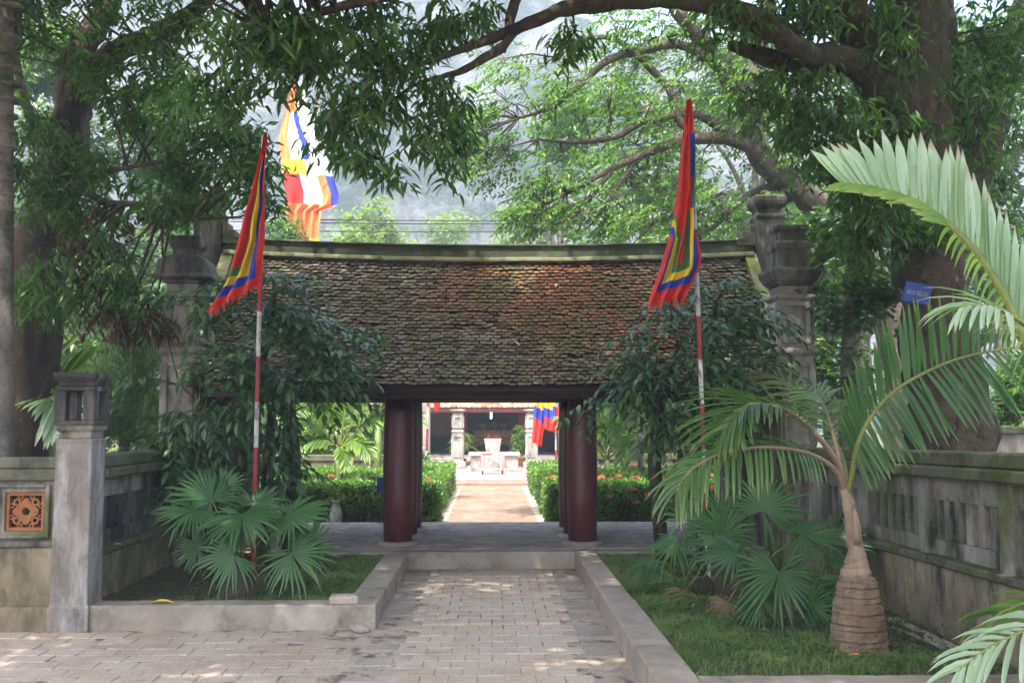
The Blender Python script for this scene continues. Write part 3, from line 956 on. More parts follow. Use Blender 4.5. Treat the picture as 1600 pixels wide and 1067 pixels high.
pos, dirs = [], []
sl = Vector((0, 5.2, 3.48)).normalized()
for r in range(34):
    for c in range(106):
        q = Vector((-9.4 + c * .177 + (r % 2) * .088, 34.26, 2.235)) + sl * (r * .18)
        pos.append((q.x + random.gauss(0, .008), q.y, q.z + random.gauss(0, .006))); dirs.append(tuple((sl + Vector((0, 0, -.09)))))
tag(scatter('roof_tile', (tv2, tf2_), np.array(pos), np.array(dirs), np.tile((0, -.5, 1.0), (len(pos), 1)), np.ones(len(pos)), leaf_mat('far_roof_tile', [(.22, .10, .06), (.36, .16, .10), (.42, .24, .16), (.5, .36, .28)], .8, 0, .2), roof), kind='stuff')

# things in front of and inside the hall
t = thing('altar_table', 'carved gilt altar table with curved legs inside the dark hall', 'table', (.12, 36.9, .6))
MB().box(-.62, .86, 36.6, 37.2, 1.38, 1.45).build('table_top', M['gold'], t, bevel=.015)
MB().box(-.57, .81, 36.64, 37.16, 1.18, 1.378).build('upper_frieze', M['gold'], t, bevel=.01)
MB().box(-.60, .84, 36.62, 37.18, 1.14, 1.178).build('moulding', M['red_lacquer'], t, bevel=.006)
MB().box(-.57, .81, 36.64, 37.16, .98, 1.138).build('lower_frieze', M['gold'], t, bevel=.01)
for sx, x in ((-1, -.52), (1, .76)):
    for y in (36.7, 37.1):
        MB().tube([(x, y, .98), (x + sx * .05, y, .86), (x + sx * .01, y, .74), (x - sx * .05, y, .66), (x + sx * .04, y, .61)], [.09, .075, .05, .045, .06], 8).build('leg', M['gold'], t, smooth=True)
    MB().loft([[(x - sx * a, 36.66, .98), (x - sx * a, 36.70, .98), (x - sx * a, 36.70, .98 - h), (x - sx * a, 36.66, .98 - h)] for a, h in ((.02, .16), (.12, .09), (.28, .05), (.4, .02))]).build('apron', M['gold'], t)
for i, (x, s) in enumerate(((-.32, .95), (.10, 1.15), (.5, .9))):
    o = MB().lathe([(.05 * s, 1.452), (.12 * s, 1.47), (.05 * s, 1.50), (.10 * s, 1.56), (.16 * s, 1.63), (.15 * s, 1.66), (.08 * s, 1.70), (.03 * s, 1.76)], x, 36.95, 14).build('offering_dish', [plain('dull_brass', (.16, .11, .06), .35, .2, 10)] if i != 1 else [plain('dark_bronze', (.09, .065, .04), .4, .2, 10)], smooth=True)
    tag(o, ['domed brass offering dish at the left end of the gilt altar', 'dark bronze lidded dish in the middle of the gilt altar', 'domed brass offering dish at the right end of the gilt altar'][i], 'dish', 'lidded dishes on the altar')
lm = bpy.data.materials.new('lamp_glow'); lm.use_nodes = True
nb = lm.node_tree.nodes['Principled BSDF']; nb.inputs['Emission Color'].default_value = (1, .98, .95, 1); nb.inputs['Emission Strength'].default_value = 1.6
lt = thing('hanging_lamp', 'small white lit lamp tube hanging under the temple eave', 'lamp', (.03, 35.5, 1.95))
MB().lathe([(.0, 1.86), (.03, 1.88), (.03, 2.10), (.0, 2.12)], .03, 35.5, 10).build('lamp_tube', lm, lt, smooth=True)
MB().tube([(.03, 35.5, 2.12), (.03, 35.5, 2.95)], .008, 5).build('cord', M['metal_grey'], lt)

ped = thing('stone_pedestal', 'stepped grey stone pedestal with a white slab top in front of the hall', 'pedestal', (.12, 31, .25))
MB().box(-.72, .98, 30.5, 31.7, .252, .37).build('step', M['oldstone'], ped, bevel=.01)
MB().box(-.60, .86, 30.62, 31.6, .372, .72).build('body', M['oldstone'], ped, bevel=.01)
MB().box(-.66, .92, 30.56, 31.66, .722, .82).build('slab', M['pale_stone'], ped, bevel=.015)
inc = thing('incense_burner', 'square pale carved stone incense urn holding red incense sticks, on the stepped pedestal', 'incense urn', (.08, 31, .82))
MB().square([(.20, .822), (.21, .86), (.235, 1.02), (.26, 1.20), (.27, 1.24), (.23, 1.24), (.22, 1.20)], .08, 31.0, ratio=.8).build('urn', M['pale_stone'], inc, bevel=.01)
for k in range(26):
    x, y = .08 + random.uniform(-.18, .18), 31 + random.uniform(-.13, .13)
    MB().tube([(x, y, 1.18), (x + random.uniform(-.05, .05), y + random.uniform(-.04, .04), 1.30 + random.random() * .09)], .005, 4).build('incense_stick', M['red_paint'], inc)
rel = stone_mat('carved_relief', (.55, .45, .38), bstr=.9, bscale=30)
for a, b in ((-.13, -.03), (.13, .23)):
    MB().box(a, b, 30.775, 30.82, .93, 1.14).build('carved_panel', rel, inc, bevel=.008)
tb = thing('offering_table', 'small low table draped in faded pink cloth on the sunlit terrace', 'table', (.07, 29.3, .25))
MB().box(-.26, .40, 29.02, 29.55, .76, .80).build('table_top', M['pink_cloth'], tb, bevel=.012)
for x in (-.22, .36):
    for y in (29.08, 29.48): MB().box(x - .025, x + .025, y - .025, y + .025, .252, .758).build('leg', M['brown_wood'], tb)
cl = MB(); rs = []
for k in range(41):
    u = k / 40
    x = -.27 + .68 * u
    zb = .36 + .28 * math.sin(math.pi * min(1, max(0, (u - .12) / .76))) ** .5
    yw = 29.005 + .015 * math.sin(u * 40)
    rs.append([(x, yw, .803), (x, yw - .02, (.803 + zb) / 2), (x, yw - .03 - .02 * math.sin(u * 31), zb)])
cl.loft(rs, cap=False, close=False)
for x in (-.275, .415):
    cl.loft([[(x, 29.0 + .56 * k / 12, .803), (x + math.copysign(.03, x) + .015 * math.sin(k * 2.2), 29.0 + .56 * k / 12, .42)] for k in range(13)], cap=False, close=False)
cl.build('tablecloth', M['pink_cloth'], tb)
tr = MB().lathe([(.10, .802), (.17, .83), (.18, .86), (.16, .86), (.09, .83)], -.1, 29.25, 14).build('bowl', M['pink_cloth'], smooth=True)
tag(tr, 'pink bowl on the left of the cloth draped low table', 'bowl')
tr = MB().lathe([(.06, .802), (.11, .82), (.12, .84), (.10, .84), (.05, .82)], .25, 29.25, 14).build('bowl', M['white_cloth'], smooth=True)
tag(tr, 'small white bowl on the right of the cloth draped low table', 'bowl')


def court_pillar(cx, cy, hw, ztop, label, grp):
    p = thing('stone_pillar', label, 'pillar', (cx, cy, .25), grp)
    MB().square([(hw * 1.45, .252), (hw * 1.45, .42), (hw * 1.1, .46), (hw, .5), (hw, ztop - .75)], cx, cy).build('shaft', M['oldstone'], p, bevel=.012)
    f = MB(); recess(f, cx, cy, hw, .6, ztop - .85, .04, .02, ('f', 'l', 'r')); f.build('panel_frame', M['oldstone'], p)
    MB().square([(hw * 1.1, ztop - .748), (hw * 1.1, ztop - .70), (hw * .85, ztop - .66), (hw * .95, ztop - .15), (hw * .85, ztop - .12)], cx, cy).build('lantern_box', M['oldstone'], p, bevel=.01)
    f = MB(); recess(f, cx, cy, hw * .93, ztop - .6, ztop - .2, .06, .03); f.build('panel_frame', M['oldstone'], p)
    MB().square([(hw * .9, ztop - .118), (hw * 1.35, ztop - .05), (hw * 1.35, ztop), (hw * .6, ztop + .02)], cx, cy).build('cap', M['concrete'], p, bevel=.01)


G_ = 'stone pillars in front of the temple'
court_pillar(-1.07, 33, .19, 2.16, 'white weathered stone pillar left of the incense urn, strap leaves behind it', G_)
court_pillar(1.36, 33, .19, 2.16, 'white weathered stone pillar right of the incense urn, beside a potted bush', G_)
court_pillar(-2.08, 32, .14, 3.4, 'taller greenish pillar farthest left, beside the small red pennant', G_)
court_pillar(2.32, 32, .12, 3.4, 'slim grey pillar behind the hanging flags farthest right', G_)

# thin wires in front of the hill
for i, (a, b, y) in enumerate((((-60, 332), (1700, 326), 33), ((-60, 337), (1700, 331), 33.4), ((-60, 352), (1700, 341), 34))):
    pa, pb = P(a[0], a[1], y), P(b[0], b[1], y)
    pts = [pa.lerp(pb, k / 20) - Vector((0, 0, .35 * math.sin(math.pi * k / 20))) for k in range(21)]
    tag(MB().tube(pts, .02, 5).build('power_line', plain('black_cable', (.03, .03, .032), .6, .1, 4)), ['topmost of the three thin wires above the gate roof', 'middle one of the three thin wires above the gate roof', 'lowest of the three thin wires above the gate roof'][i], 'wire', 'wires crossing behind the gate')

# low brick wall behind the flower beds
def low_wall(x0, x1, y, label):
    w = thing('brick_wall', label, 'wall', ((x0 + x1) / 2, y, 0))
    core = MB().box(x0, x1, y - .09, y + .1, 0, .86).build('core', M['joint'], w)
    MB().box(x0 - .03, x1 + .03, y - .16, y + .16, .862, 1.0).build('coping', M['coping'], w, bevel=.01)
    mats = brick_mat('old_wall_brick', [(.18, .09, .06), (.24, .12, .08), (.15, .11, .085)], (.2, .18, .15), .55, .7)
    tv, tf = [], []
    for r in range(9):
        x = x0 + (r % 2) * .13
        while x < x1 - .1:
            b = len(tv); z = .05 + r * .09; o = random.uniform(-.006, .006)
            for yy in (y - .115 + o, y - .085):
                tv += [(x + .008, yy, z), (x + .25, yy, z), (x + .25, yy, z + .075), (x + .008, yy, z + .075)]
            tf += [(b, b + 1, b + 2, b + 3), (b, b + 4, b + 5, b + 1), (b + 1, b + 5, b + 6, b + 2), (b + 2, b + 6, b + 7, b + 3), (b + 3, b + 7, b + 4, b)]
            x += .262
    me = bpy.data.meshes.new('brick'); me.from_pydata(tv, [], tf); me.materials.append(mats)
    tag(link_mesh('brick', me, w), kind='stuff')


low_wall(-9, -2.3, 23.6, 'low old brick wall with dark coping behind the left flower bed')
low_wall(2.6, 9, 24.2, 'low old brick wall behind the right flower bed and palms')

# grey outer wall, far right behind the big trunk
w = thing('outer_wall', 'pale grey rendered wall behind the massive tree at the right edge', 'wall', (8.6, 13.6, 0))
MB().box(5.75, 12, 13.5, 13.7, 0, 1.62).build('wall_face', M['shaft'], w)
MB().box(5.70, 12, 13.44, 13.76, 1.622, 1.72).build('coping', M['coping'], w, bevel=.01)
tag(MB().lathe([(.085, 0), (.085, 2.0), (.07, 2.07), (.03, 2.1)], P(1318, 650, 13.4).x, 13.4, 14).build('pale_upright', [M['white_paint']], smooth=True), 'short pale upright glimpsed between dark trunks beyond the right wall', 'post')  # plain pale upright in the gap between the trunks
# ================================================================== TREES
def Bp(px, py, y, rx, ry, rd, n):
    """crown part seen at a photo place: centre, radii in metres, number of leaf clusters"""
    s = y / FPX
    return (Pn(px, py, y), np.array([rx * s, rd, ry * s]), n)


def blob_points(blobs, freq=.9, keep=-.18, shell=.45):
    out = []
    for c, r, n in blobs:
        k = 0; tries = 0
        while k < n and tries < n * 8:
            tries += 1
            d = rng.normal(size=3); d /= np.linalg.norm(d)
            q = c + d * r * (rng.random() ** shell)
            if mnoise.noise(Vector(q) * freq) < keep: continue
            out.append(q); k += 1
    return np.array(out)


def whorl(c, per, L, droop=.7, jit=.5):
    n = len(c) * per
    az = rng.random(n) * 2 * math.pi
    d = np.stack([np.cos(az), np.sin(az), -droop + rng.normal(size=n) * .45], 1)
    base = np.repeat(c, per, 0)
    p = base + rng.normal(size=(n, 3)) * L * jit * np.array([1, 1, .8]) + unit(d) * L * .15
    nr = np.array([0, 0, 1.0]) + rng.normal(size=(n, 3)) * .45 + d * .4
    s = L * (.65 + .6 * rng.random(n))
    t = np.clip(np.repeat(rng.random(len(c)), per) * .6 + rng.random(n) * .4, 0, 1)
    return p, d, nr, s, t


def spray(c, per, L, centre, out=1.0, droop=.25, step=.32):
    """pinnate sprays: leaflets alternating along a short drooping twig"""
    k = len(c)
    d0 = unit(c - centre) * out + rng.normal(size=(k, 3)) * .55
    d0[:, 2] = d0[:, 2] * .35 - droop
    d0 = unit(d0)
    side = unit(np.cross(d0, np.array([0, 0, 1.0]) + rng.normal(size=(k, 3)) * .3))
    P_, D_, Nn, S_, T_ = [], [], [], [], []
    tk = rng.random(k)
    for i in range(per):
        t = i * step * L
        sg = 1 if i % 2 else -1
        if i == per - 1: sg = 0
        p = c + d0 * t + np.array([0, 0, -1]) * (t * t) * .35 / max(L, .01) * .25
        d = d0 * .62 + side * sg * .8 + np.array([0, 0, -.35]) + rng.normal(size=(k, 3)) * .18
        P_.append(p); D_.append(d); Nn.append(np.array([0, 0, 1.0]) + rng.normal(size=(k, 3)) * .3); S_.append(L * (.75 + .4 * rng.random(k))); T_.append(np.clip(tk * .65 + rng.random(k) * .35, 0, 1))
    return np.concatenate(P_), np.concatenate(D_), np.concatenate(Nn), np.concatenate(S_), np.concatenate(T_)


def twigs_for(c, limbs, bark, parent, per_hub=9, r=.02, name='twig'):
    samples = []
    for _, pts, rad in limbs:
        pts = [np.array(p, float) for p in pts]
        for a, b in zip(pts, pts[1:]):
            for k in range(5): samples.append(a + (b - a) * k / 5)
        samples.append(pts[-1])
    samples = np.array(samples)
    hubs = c[rng.choice(len(c), max(1, len(c) // per_hub), replace=False)]
    near = lambda q, S: S[np.argmin(((q[:, None] - S[None]) ** 2).sum(-1), 1)]
    hb = near(hubs, samples)
    hubs = hubs * .9 + hb * .1
    ct = near(c, np.concatenate([hubs, samples]))
    sticks(name, np.concatenate([hb, ct]), np.concatenate([hubs, c]), np.concatenate([np.full(len(hubs), r), np.full(len(c), r * .4)]), np.concatenate([np.full(len(hubs), r * .45), np.full(len(c), r * .18)]), bark, parent)['kind'] = 'stuff'


def limb_mesh(pts, rad, sides, wob):
    pts = [Vector(p) for p in pts]; m = len(pts); D, Rr = [], []
    for i in range(m - 1):
        p0, p1, p2, p3 = pts[max(i - 1, 0)], pts[i], pts[i + 1], pts[min(i + 2, m - 1)]
        k_ = 5
        for k in range(k_):
            t = k / k_
            D.append(.5 * ((2 * p1) + (p2 - p0) * t + (2 * p0 - 5 * p1 + 4 * p2 - p3) * t * t + (3 * p1 - p0 - 3 * p2 + p3) * t ** 3))
            Rr.append((rad[i] + (rad[i + 1] - rad[i]) * t))
    D.append(pts[-1]); Rr.append(rad[-1])
    mb = MB().tube(D, Rr, sides)
    n = sides
    for q in range(len(mb.v)):
        c, r = D[q // n], Rr[q // n]
        v = Vector(mb.v[q]); d = v - c
        g = mnoise.noise(v * (1.6 / max(r, .08)) * .5) * .26 + mnoise.noise(v * (4.5 / max(r, .08)) * .5) * .14
        ridge = .09 * math.sin((q % n) * 2 * math.pi / n * 5 + 3 * mnoise.noise(v * .8)) if r > .15 else 0
        mb.v[q] = tuple(c + d * (1 + g + ridge))
    return mb


def tree(name, label, cat, loc, limbs, blobs, style, L, per, mat, bark, tmpl=None, group=None, droop=.7, freq=.9, keep=-.18, twig=.02, extra=None, wob=.12, shell=.45, sides=10):
    t = thing(name, label, cat, loc, group)
    for nm, pts, rad in limbs:
        limb_mesh(pts, rad, max(sides, 18) if max(rad) > .2 else sides, wob).build(nm, bark, t, smooth=True)
    c = blob_points(blobs, freq, keep, shell)
    if style == 'whorl': arr = whorl(c, per, L, droop)
    else: arr = spray(c, per, L, np.array(loc) * np.array([1, 1, 0]) + np.array([0, 0, c[:, 2].mean()]), droop=droop)
    scatter('crown', tmpl or leaf2(), *arr[:4], mat, t, arr[4])['kind'] = 'stuff'
    if extra:
        for eb, es, eL, ep, em, et, ed in extra:
            c2 = blob_points(eb, freq, -.3, shell)
            a2 = whorl(c2, ep, eL, ed) if es == 'whorl' else spray(c2, ep, eL, np.array(loc), droop=ed)
            scatter('crown', et, *a2[:4], em, t, a2[4])['kind'] = 'stuff'
            c = np.concatenate([c, c2])
    if twig: twigs_for(c, limbs, bark, t, r=twig)
    return t


def pl(*a, y=None):
    """polyline of photo places: (px, py, y)"""
    return [P(*q) if len(q) == 3 else P(q[0], q[1], y) for q in a]


mango = leaf6(.22, .03, .22)
mango2 = leaf2(.24, .05, .2)

# --- massive tree, right
T2 = [('trunk', [Vector((5.45, 11.3, -.1)), Vector((5.32, 11.3, .5))] + pl((1482, 640, 11.2), (1468, 520, 11.1), (1450, 400, 11), (1432, 280, 10.8), (1428, 180, 10.7), (1425, 60, 10.5), (1420, -120, 10.2), (1400, -330, 9.8), (1370, -520, 9.3)), [.62, .50, .43, .38, .37, .38, .40, .34, .30, .22, .12]),
      ('limb', pl((1425, 250, 10.75), (1395, 160, 10.5), (1355, 80, 10.2), (1320, 10, 9.9), (1270, -90, 9.4), (1180, -230, 8.6), (1050, -330, 7.8)), [.26, .25, .22, .2, .17, .12, .06]),
      ('limb', pl((1400, 165, 10.5), (1355, 112, 10.2), (1310, 90, 9.9), (1265, 84, 9.6), (1225, 62, 9.3), (1180, 28, 9.1), (1130, 12, 8.9), (1060, 0, 8.7), (990, 0, 8.5), (930, 8, 8.4), (880, 14, 8.3), (850, 28, 8.2), (805, 46, 8.1), (765, 62, 8.0), (720, 78, 7.9), (660, 100, 7.8), (600, 118, 7.7)), [.22, .17, .13, .115, .105, .10, .095, .085, .08, .072, .064, .055, .05, .042, .032, .022, .014]),
      ('limb', pl((1405, 140, 10.5), (1340, 105, 10.2), (1285, 95, 10.0), (1230, 98, 9.8), (1175, 82, 9.6), (1140, 70, 9.5)), [.16, .13, .115, .10, .08, .05]),
      ('limb', pl((805, 46, 8.1), (785, 74, 8.0), (755, 92, 7.95), (720, 112, 7.9), (690, 120, 7.85), (650, 132, 7.8), (610, 160, 7.7)), [.045, .042, .036, .028, .02, .014, .01]),
      ('limb', pl((815, -30, 8.2), (800, 20, 8.15), (793, 52, 8.1), (788, 82, 8.05)), [.05, .045, .035, .015]),
      ('limb', pl((1440, 330, 10.9), (1480, 240, 10.9), (1480, 130, 11), (1475, 40, 11), (1470, -80, 11), (1480, -250, 10.5)), [.2, .16, .15, .14, .12, .08]),
      ('limb', pl((1445, 380, 11), (1520, 270, 11.2), (1560, 150, 11.4), (1590, 40, 11.5), (1640, -90, 11.4)), [.24, .2, .18, .15, .1]),
      ('limb', pl((930, -40, 7.6), (760, -30, 7.5), (620, -10, 7.4), (500, 20, 7.3), (420, 50, 7.2)), [.09, .07, .05, .03, .015]),
      ('limb', pl((1270, -90, 9.4), (1120, -120, 8.6), (930, -40, 7.6)), [.15, .12, .09])]
hang = [Bp(600, 50, 7.8, 120, 55, .5, 39), Bp(555, 165, 7.7, 75, 60, .45, 34), Bp(600, 262, 7.7, 26, 26, .2, 5), Bp(650, 215, 7.7, 34, 34, .25, 7), Bp(490, 75, 7.4, 60, 34, .4, 20), Bp(690, 150, 7.8, 45, 35, .3, 10), Bp(725, 205, 7.9, 34, 30, .25, 9), Bp(400, 70, 7.3, 90, 75, .5, 39), Bp(330, 140, 7.4, 60, 60, .4, 18),
        Bp(545, 235, 7.6, 60, 30, .3, 10), Bp(690, 40, 8.0, 60, 40, .4, 14), Bp(890, 60, 8.3, 35, 28, .3, 5), Bp(460, 40, 7.3, 70, 40, .4, 19), Bp(760, 20, 8.1, 50, 20, .3, 7), Bp(640, 130, 7.8, 45, 40, .3, 9), Bp(700, 250, 7.9, 20, 22, .15, 4), Bp(900, 50, 8.4, 26, 34, .2, 4)]
dark_mass = [Bp(1300, 230, 10.4, 95, 80, .8, 80), Bp(1380, 300, 10.3, 110, 80, .5, 70), Bp(1230, 150, 10.3, 80, 60, .7, 45), Bp(1500, 170, 10.9, 95, 120, .8, 80), Bp(1560, 60, 11, 80, 100, .8, 60), Bp(1340, 30, 10.2, 90, 50, .7, 40), Bp(1250, 20, 9.6, 80, 40, .6, 34), Bp(1350, 380, 10.6, 60, 50, .4, 26), Bp(1560, 290, 11.5, 60, 80, .5, 26), Bp(1120, 30, 9.2, 80, 30, .5, 20), Bp(1425, 200, 10.1, 60, 60, .2, 14), Bp(1455, 345, 10.3, 50, 45, .2, 12), Bp(1400, 60, 9.9, 50, 50, .2, 8)]
shade_mass = [(np.array([.0, 9.3, 8.6]), np.array([3.2, 1.9, .9]), 260), (np.array([4.0, 9.6, 8.8]), np.array([3.0, 2.2, 1.2]), 230), (np.array([1.0, 6.0, 8.6]), np.array([4.0, 2.4, 1.1]), 420), (np.array([5.5, 6.0, 8.2]), np.array([2.6, 2.6, 1.4]), 170), (np.array([0.5, 2.8, 8.4]), np.array([4.6, 2.3, 1.2]), 420), (np.array([6.0, 2.0, 8.0]), np.array([2.6, 2.4, 1.4]), 150), (np.array([-2.2, 9.0, 8.3]), np.array([1.8, 1.7, .8]), 120), (np.array([-1.6, 10.9, 8.8]), np.array([2.4, 1.1, .7]), 190), (np.array([2.4, 11.0, 8.8]), np.array([2.4, 1.1, .7]), 190), (np.array([-2.2, 4.6, 8.6]), np.array([2.6, 2.6, 1.0]), 420), (np.array([-2.5, 1.0, 8.6]), np.array([3.4, 2.4, 1.0]), 240), (np.array([2.5, .5, 8.6]), np.array([3.4, 2.2, 1.0]), 240)]  # unseen upper crown, placed and thickened to shade path and gate roof
tree('mango_tree', 'massive dark trunked tree at right whose mossy limb reaches across the top over the gate', 'tree', (5.4, 11.3, 0), T2, hang, 'whorl', .14, 20, M['lf_mango'], M['bark'], mango, droop=.85, keep=-.6, twig=.016,
     extra=[(dark_mass, 'whorl', .16, 16, M['lf_mango'], mango2, .8), (shade_mass, 'whorl', .34, 12, M['lf_mango'], leaf2(.34), .5)])

# --- left tree
T1 = [('trunk', [Vector((-6.25, 13.1, -.1)), Vector((-6.2, 13.1, 1.2))] + pl((45, 470, 13.0), (62, 400, 13), (84, 310, 13), (104, 230, 13), (113, 160, 13), (118, 95, 13), (150, 40, 13), (175, -10, 13), (190, -160, 12.6), (170, -330, 12)), [.45, .42, .42, .42, .31, .26, .24, .2, .16, .14, .11, .06]),
      ('limb', pl((108, 190, 13), (135, 125, 12.8), (175, 85, 12.6), (215, 65, 12.4), (255, 48, 12.2), (300, 20, 11.8), (350, -30, 11.3), (430, -150, 10.5)), [.22, .17, .15, .135, .12, .10, .08, .05]),
      ('limb', pl((60, 410, 13), (10, 420, 12.9), (-70, 380, 12.8), (-180, 260, 12.5)), [.3, .24, .2, .1]),
      ('limb', pl((90, 330, 13), (120, 290, 12.7), (150, 272, 12.4), (200, 262, 12.1), (260, 250, 11.8)), [.08, .06, .045, .03, .015]),
      ('limb', pl((95, 300, 13), (70, 240, 13.1), (40, 160, 13.2), (20, 60, 13.2)), [.1, .08, .06, .03]),
      ('limb', pl((100, 270, 13), (160, 315, 12.4), (220, 320, 12.0), (300, 345, 11.6)), [.06, .05, .035, .015])]
crown1 = [Bp(60, 110, 12.6, 75, 130, .9, 62), Bp(170, 190, 12.2, 110, 110, .9, 72), Bp(290, 270, 11.8, 130, 75, .8, 72), Bp(250, 120, 11.9, 100, 80, .8, 45), Bp(385, 270, 11.4, 60, 55, .5, 25), Bp(340, 200, 11.6, 80, 60, .6, 33), Bp(60, 300, 12.3, 60, 80, .7, 28), Bp(200, 20, 12, 120, 40, .8, 28), Bp(120, 330, 12.3, 90, 60, .6, 28), Bp(310, 40, 11.6, 60, 50, .6, 16), Bp(415, 330, 11.3, 34, 26, .4, 6), Bp(20, 30, 12.4, 50, 60, .8, 19)]
low1 = [Bp(130, 440, 12.2, 110, 65, .6, 42), Bp(50, 470, 12.3, 60, 45, .5, 18), Bp(190, 400, 11.8, 40, 60, .5, 18), Bp(205, 470, 12, 50, 45, .4, 15), Bp(245, 325, 11.8, 50, 30, .4, 14)]
dead1 = [Bp(188, 505, 11.9, 26, 30, .25, 12), Bp(245, 500, 11.9, 26, 26, .25, 10), Bp(150, 380, 12, 60, 50, .4, 20), Bp(160, 470, 12, 50, 30, .3, 10)]
shade_up1 = [(np.array([-6.0, 10.6, 8.3]), np.array([3.0, 2.2, 1.4]), 230), (np.array([-5.6, 7.0, 8.0]), np.array([2.8, 2.6, 1.3]), 330), (np.array([-5.5, 3.4, 7.8]), np.array([2.8, 2.5, 1.3]), 330), (np.array([-3.4, 9.6, 8.1]), np.array([1.7, 1.9, 1.0]), 130)]  # upper crown out of view, placed to shade the left foreground
tree('old_tree', 'leaning dark tree behind the left wall with thick brown trunk and dense glossy crown', 'tree', (-6.25, 13.1, 0), T1, crown1, 'whorl', .17, 15, M['lf_mango'], M['bark_brown'], mango2, droop=.6, keep=-.12, twig=.022,
     extra=[(low1, 'whorl', .18, 13, M['lf_mango'], mango2, .9), (dead1, 'whorl', .16, 14, M['lf_brown'], mango2, 1.2), (shade_up1, 'whorl', .34, 12, M['lf_dark'], leaf2(.34), .5)])

# palm-like trunk at the very left edge
pt = thing('slim_trunk_tree', 'slim grey ringed trunk cut by the left edge behind the front wall', 'tree', (-5.15, 10.4, 0))
MB().tube([P(-2, 760, 10.4), P(-1, 700, 10.4), P(2, 560, 10.4), P(3, 400, 10.4), P(3, 220, 10.4), P(4, 0, 10.4), P(5, -300, 10.4)], [.15, .145, .125, .115, .11, .11, .1], 14, wob=.06).build('trunk', M['bark_grey'], pt, smooth=True)
rg = MB()
for k in range(44):
    z = .9 + k * .17
    x0 = P(2, 400, 10.4).x + .004 * math.sin(k)
    rg.lathe([(.105, z), (.128 - k * .0002, z + .02), (.105, z + .04)], x0 + (.0 if k > 4 else -.02), 10.4, 14)
rg.build('trunk_ring', M['bark_grey'], pt, smooth=True)['kind'] = 'stuff'
c_ = blob_points([(np.array([-5.0, 10.4, 8.6]), np.array([1.4, 1.4, .7]), 60)])
a_ = whorl(c_, 10, .5, .6); scatter('crown', leaf2(.2), *a_[:4], M['lf_tree'], pt, a_[4])['kind'] = 'stuff'

# --- light green tree behind the gate on the right, sunlit
T3 = [('trunk', [Vector((8.2, 19.6, 0))] + pl((1400, 520, 19.2), (1352, 410, 18.9), (1300, 348, 18.6), (1245, 292, 18.3), (1190, 245, 18), (1168, 175, 17.9), (1130, 110, 17.8), (1085, 52, 17.6), (1050, 5, 17.4), (1000, -80, 17.2)), [.38, .33, .3, .27, .24, .22, .17, .15, .14, .12, .06]),
      ('limb', pl((1190, 240, 18), (1140, 218, 17.8), (1080, 218, 17.5), (1030, 232, 17.3), (960, 262, 17), (910, 290, 16.8), (850, 320, 16.6)), [.15, .12, .1, .08, .055, .04, .02]),
      ('limb', pl((1150, 222, 17.9), (1090, 180, 17.6), (1010, 190, 17.3), (960, 215, 17.1), (900, 222, 16.9), (840, 218, 16.8)), [.1, .08, .07, .055, .04, .02]),
      ('limb', pl((1100, 218, 17.6), (1062, 190, 17.5), (1045, 140, 17.4), (1000, 92, 17.2), (960, 62, 17.1), (915, 62, 17), (870, 90, 16.8)), [.085, .08, .07, .06, .045, .035, .02]),
      ('limb', pl((1120, 100, 17.8), (1060, 70, 17.5), (1010, 78, 17.3), (950, 95, 17.2), (905, 135, 17), (860, 168, 16.8), (810, 185, 16.6)), [.1, .09, .08, .07, .055, .04, .02]),
      ('limb', pl((1230, 285, 18.3), (1170, 305, 18.2), (1120, 350, 18), (1080, 390, 17.8)), [.1, .07, .05, .02]),
      ('limb', pl((1250, 300, 18.4), (1190, 340, 18.5), (1160, 370, 18.6), (1130, 410, 18.6)), [.08, .06, .045, .02]),
      ('limb', pl((1000, 240, 17.2), (960, 300, 17), (930, 345, 16.9)), [.045, .035, .015]),
      ('limb', pl((1168, 175, 17.9), (1185, 90, 18.2), (1200, 0, 18.4), (1230, -150, 18.6)), [.17, .13, .11, .06]),
      ('limb', pl((960, 262, 17), (900, 335, 16.6), (840, 360, 16.5)), [.04, .03, .012])]
crown3 = [Bp(760, 250, 16.5, 55, 40, .7, 54), Bp(800, 190, 16.6, 80, 60, .9, 87), Bp(880, 280, 16.7, 90, 60, 1, 114), Bp(960, 340, 16.9, 90, 40, 1, 93), Bp(900, 150, 17, 80, 60, 1, 93), Bp(1000, 180, 17.3, 90, 70, 1.1, 103), Bp(1050, 290, 17.8, 80, 70, 1.1, 125), Bp(1120, 330, 18, 90, 50, 1.2, 125), Bp(1130, 150, 18, 90, 80, 1.3, 145), Bp(980, 60, 17.3, 100, 60, 1.1, 116), Bp(1100, 40, 17.8, 100, 60, 1.3, 125), Bp(840, 330, 16.5, 60, 40, .7, 54), Bp(1240, 220, 18.4, 90, 90, 1.2, 125), Bp(800, 110, 16.8, 60, 40, .7, 36), Bp(1240, 380, 18.8, 70, 50, 1, 74)]
tree('spreading_tree', 'light green spreading tree with leaning grey limbs beyond the gate roof, right of centre', 'tree', (8.2, 19.6, 0), T3, crown3, 'spray', .125, 10, M['lf_bright'], M['bark_limb'], leaf2(.42), droop=.2, freq=.7, keep=-.4, twig=.022, sides=9)

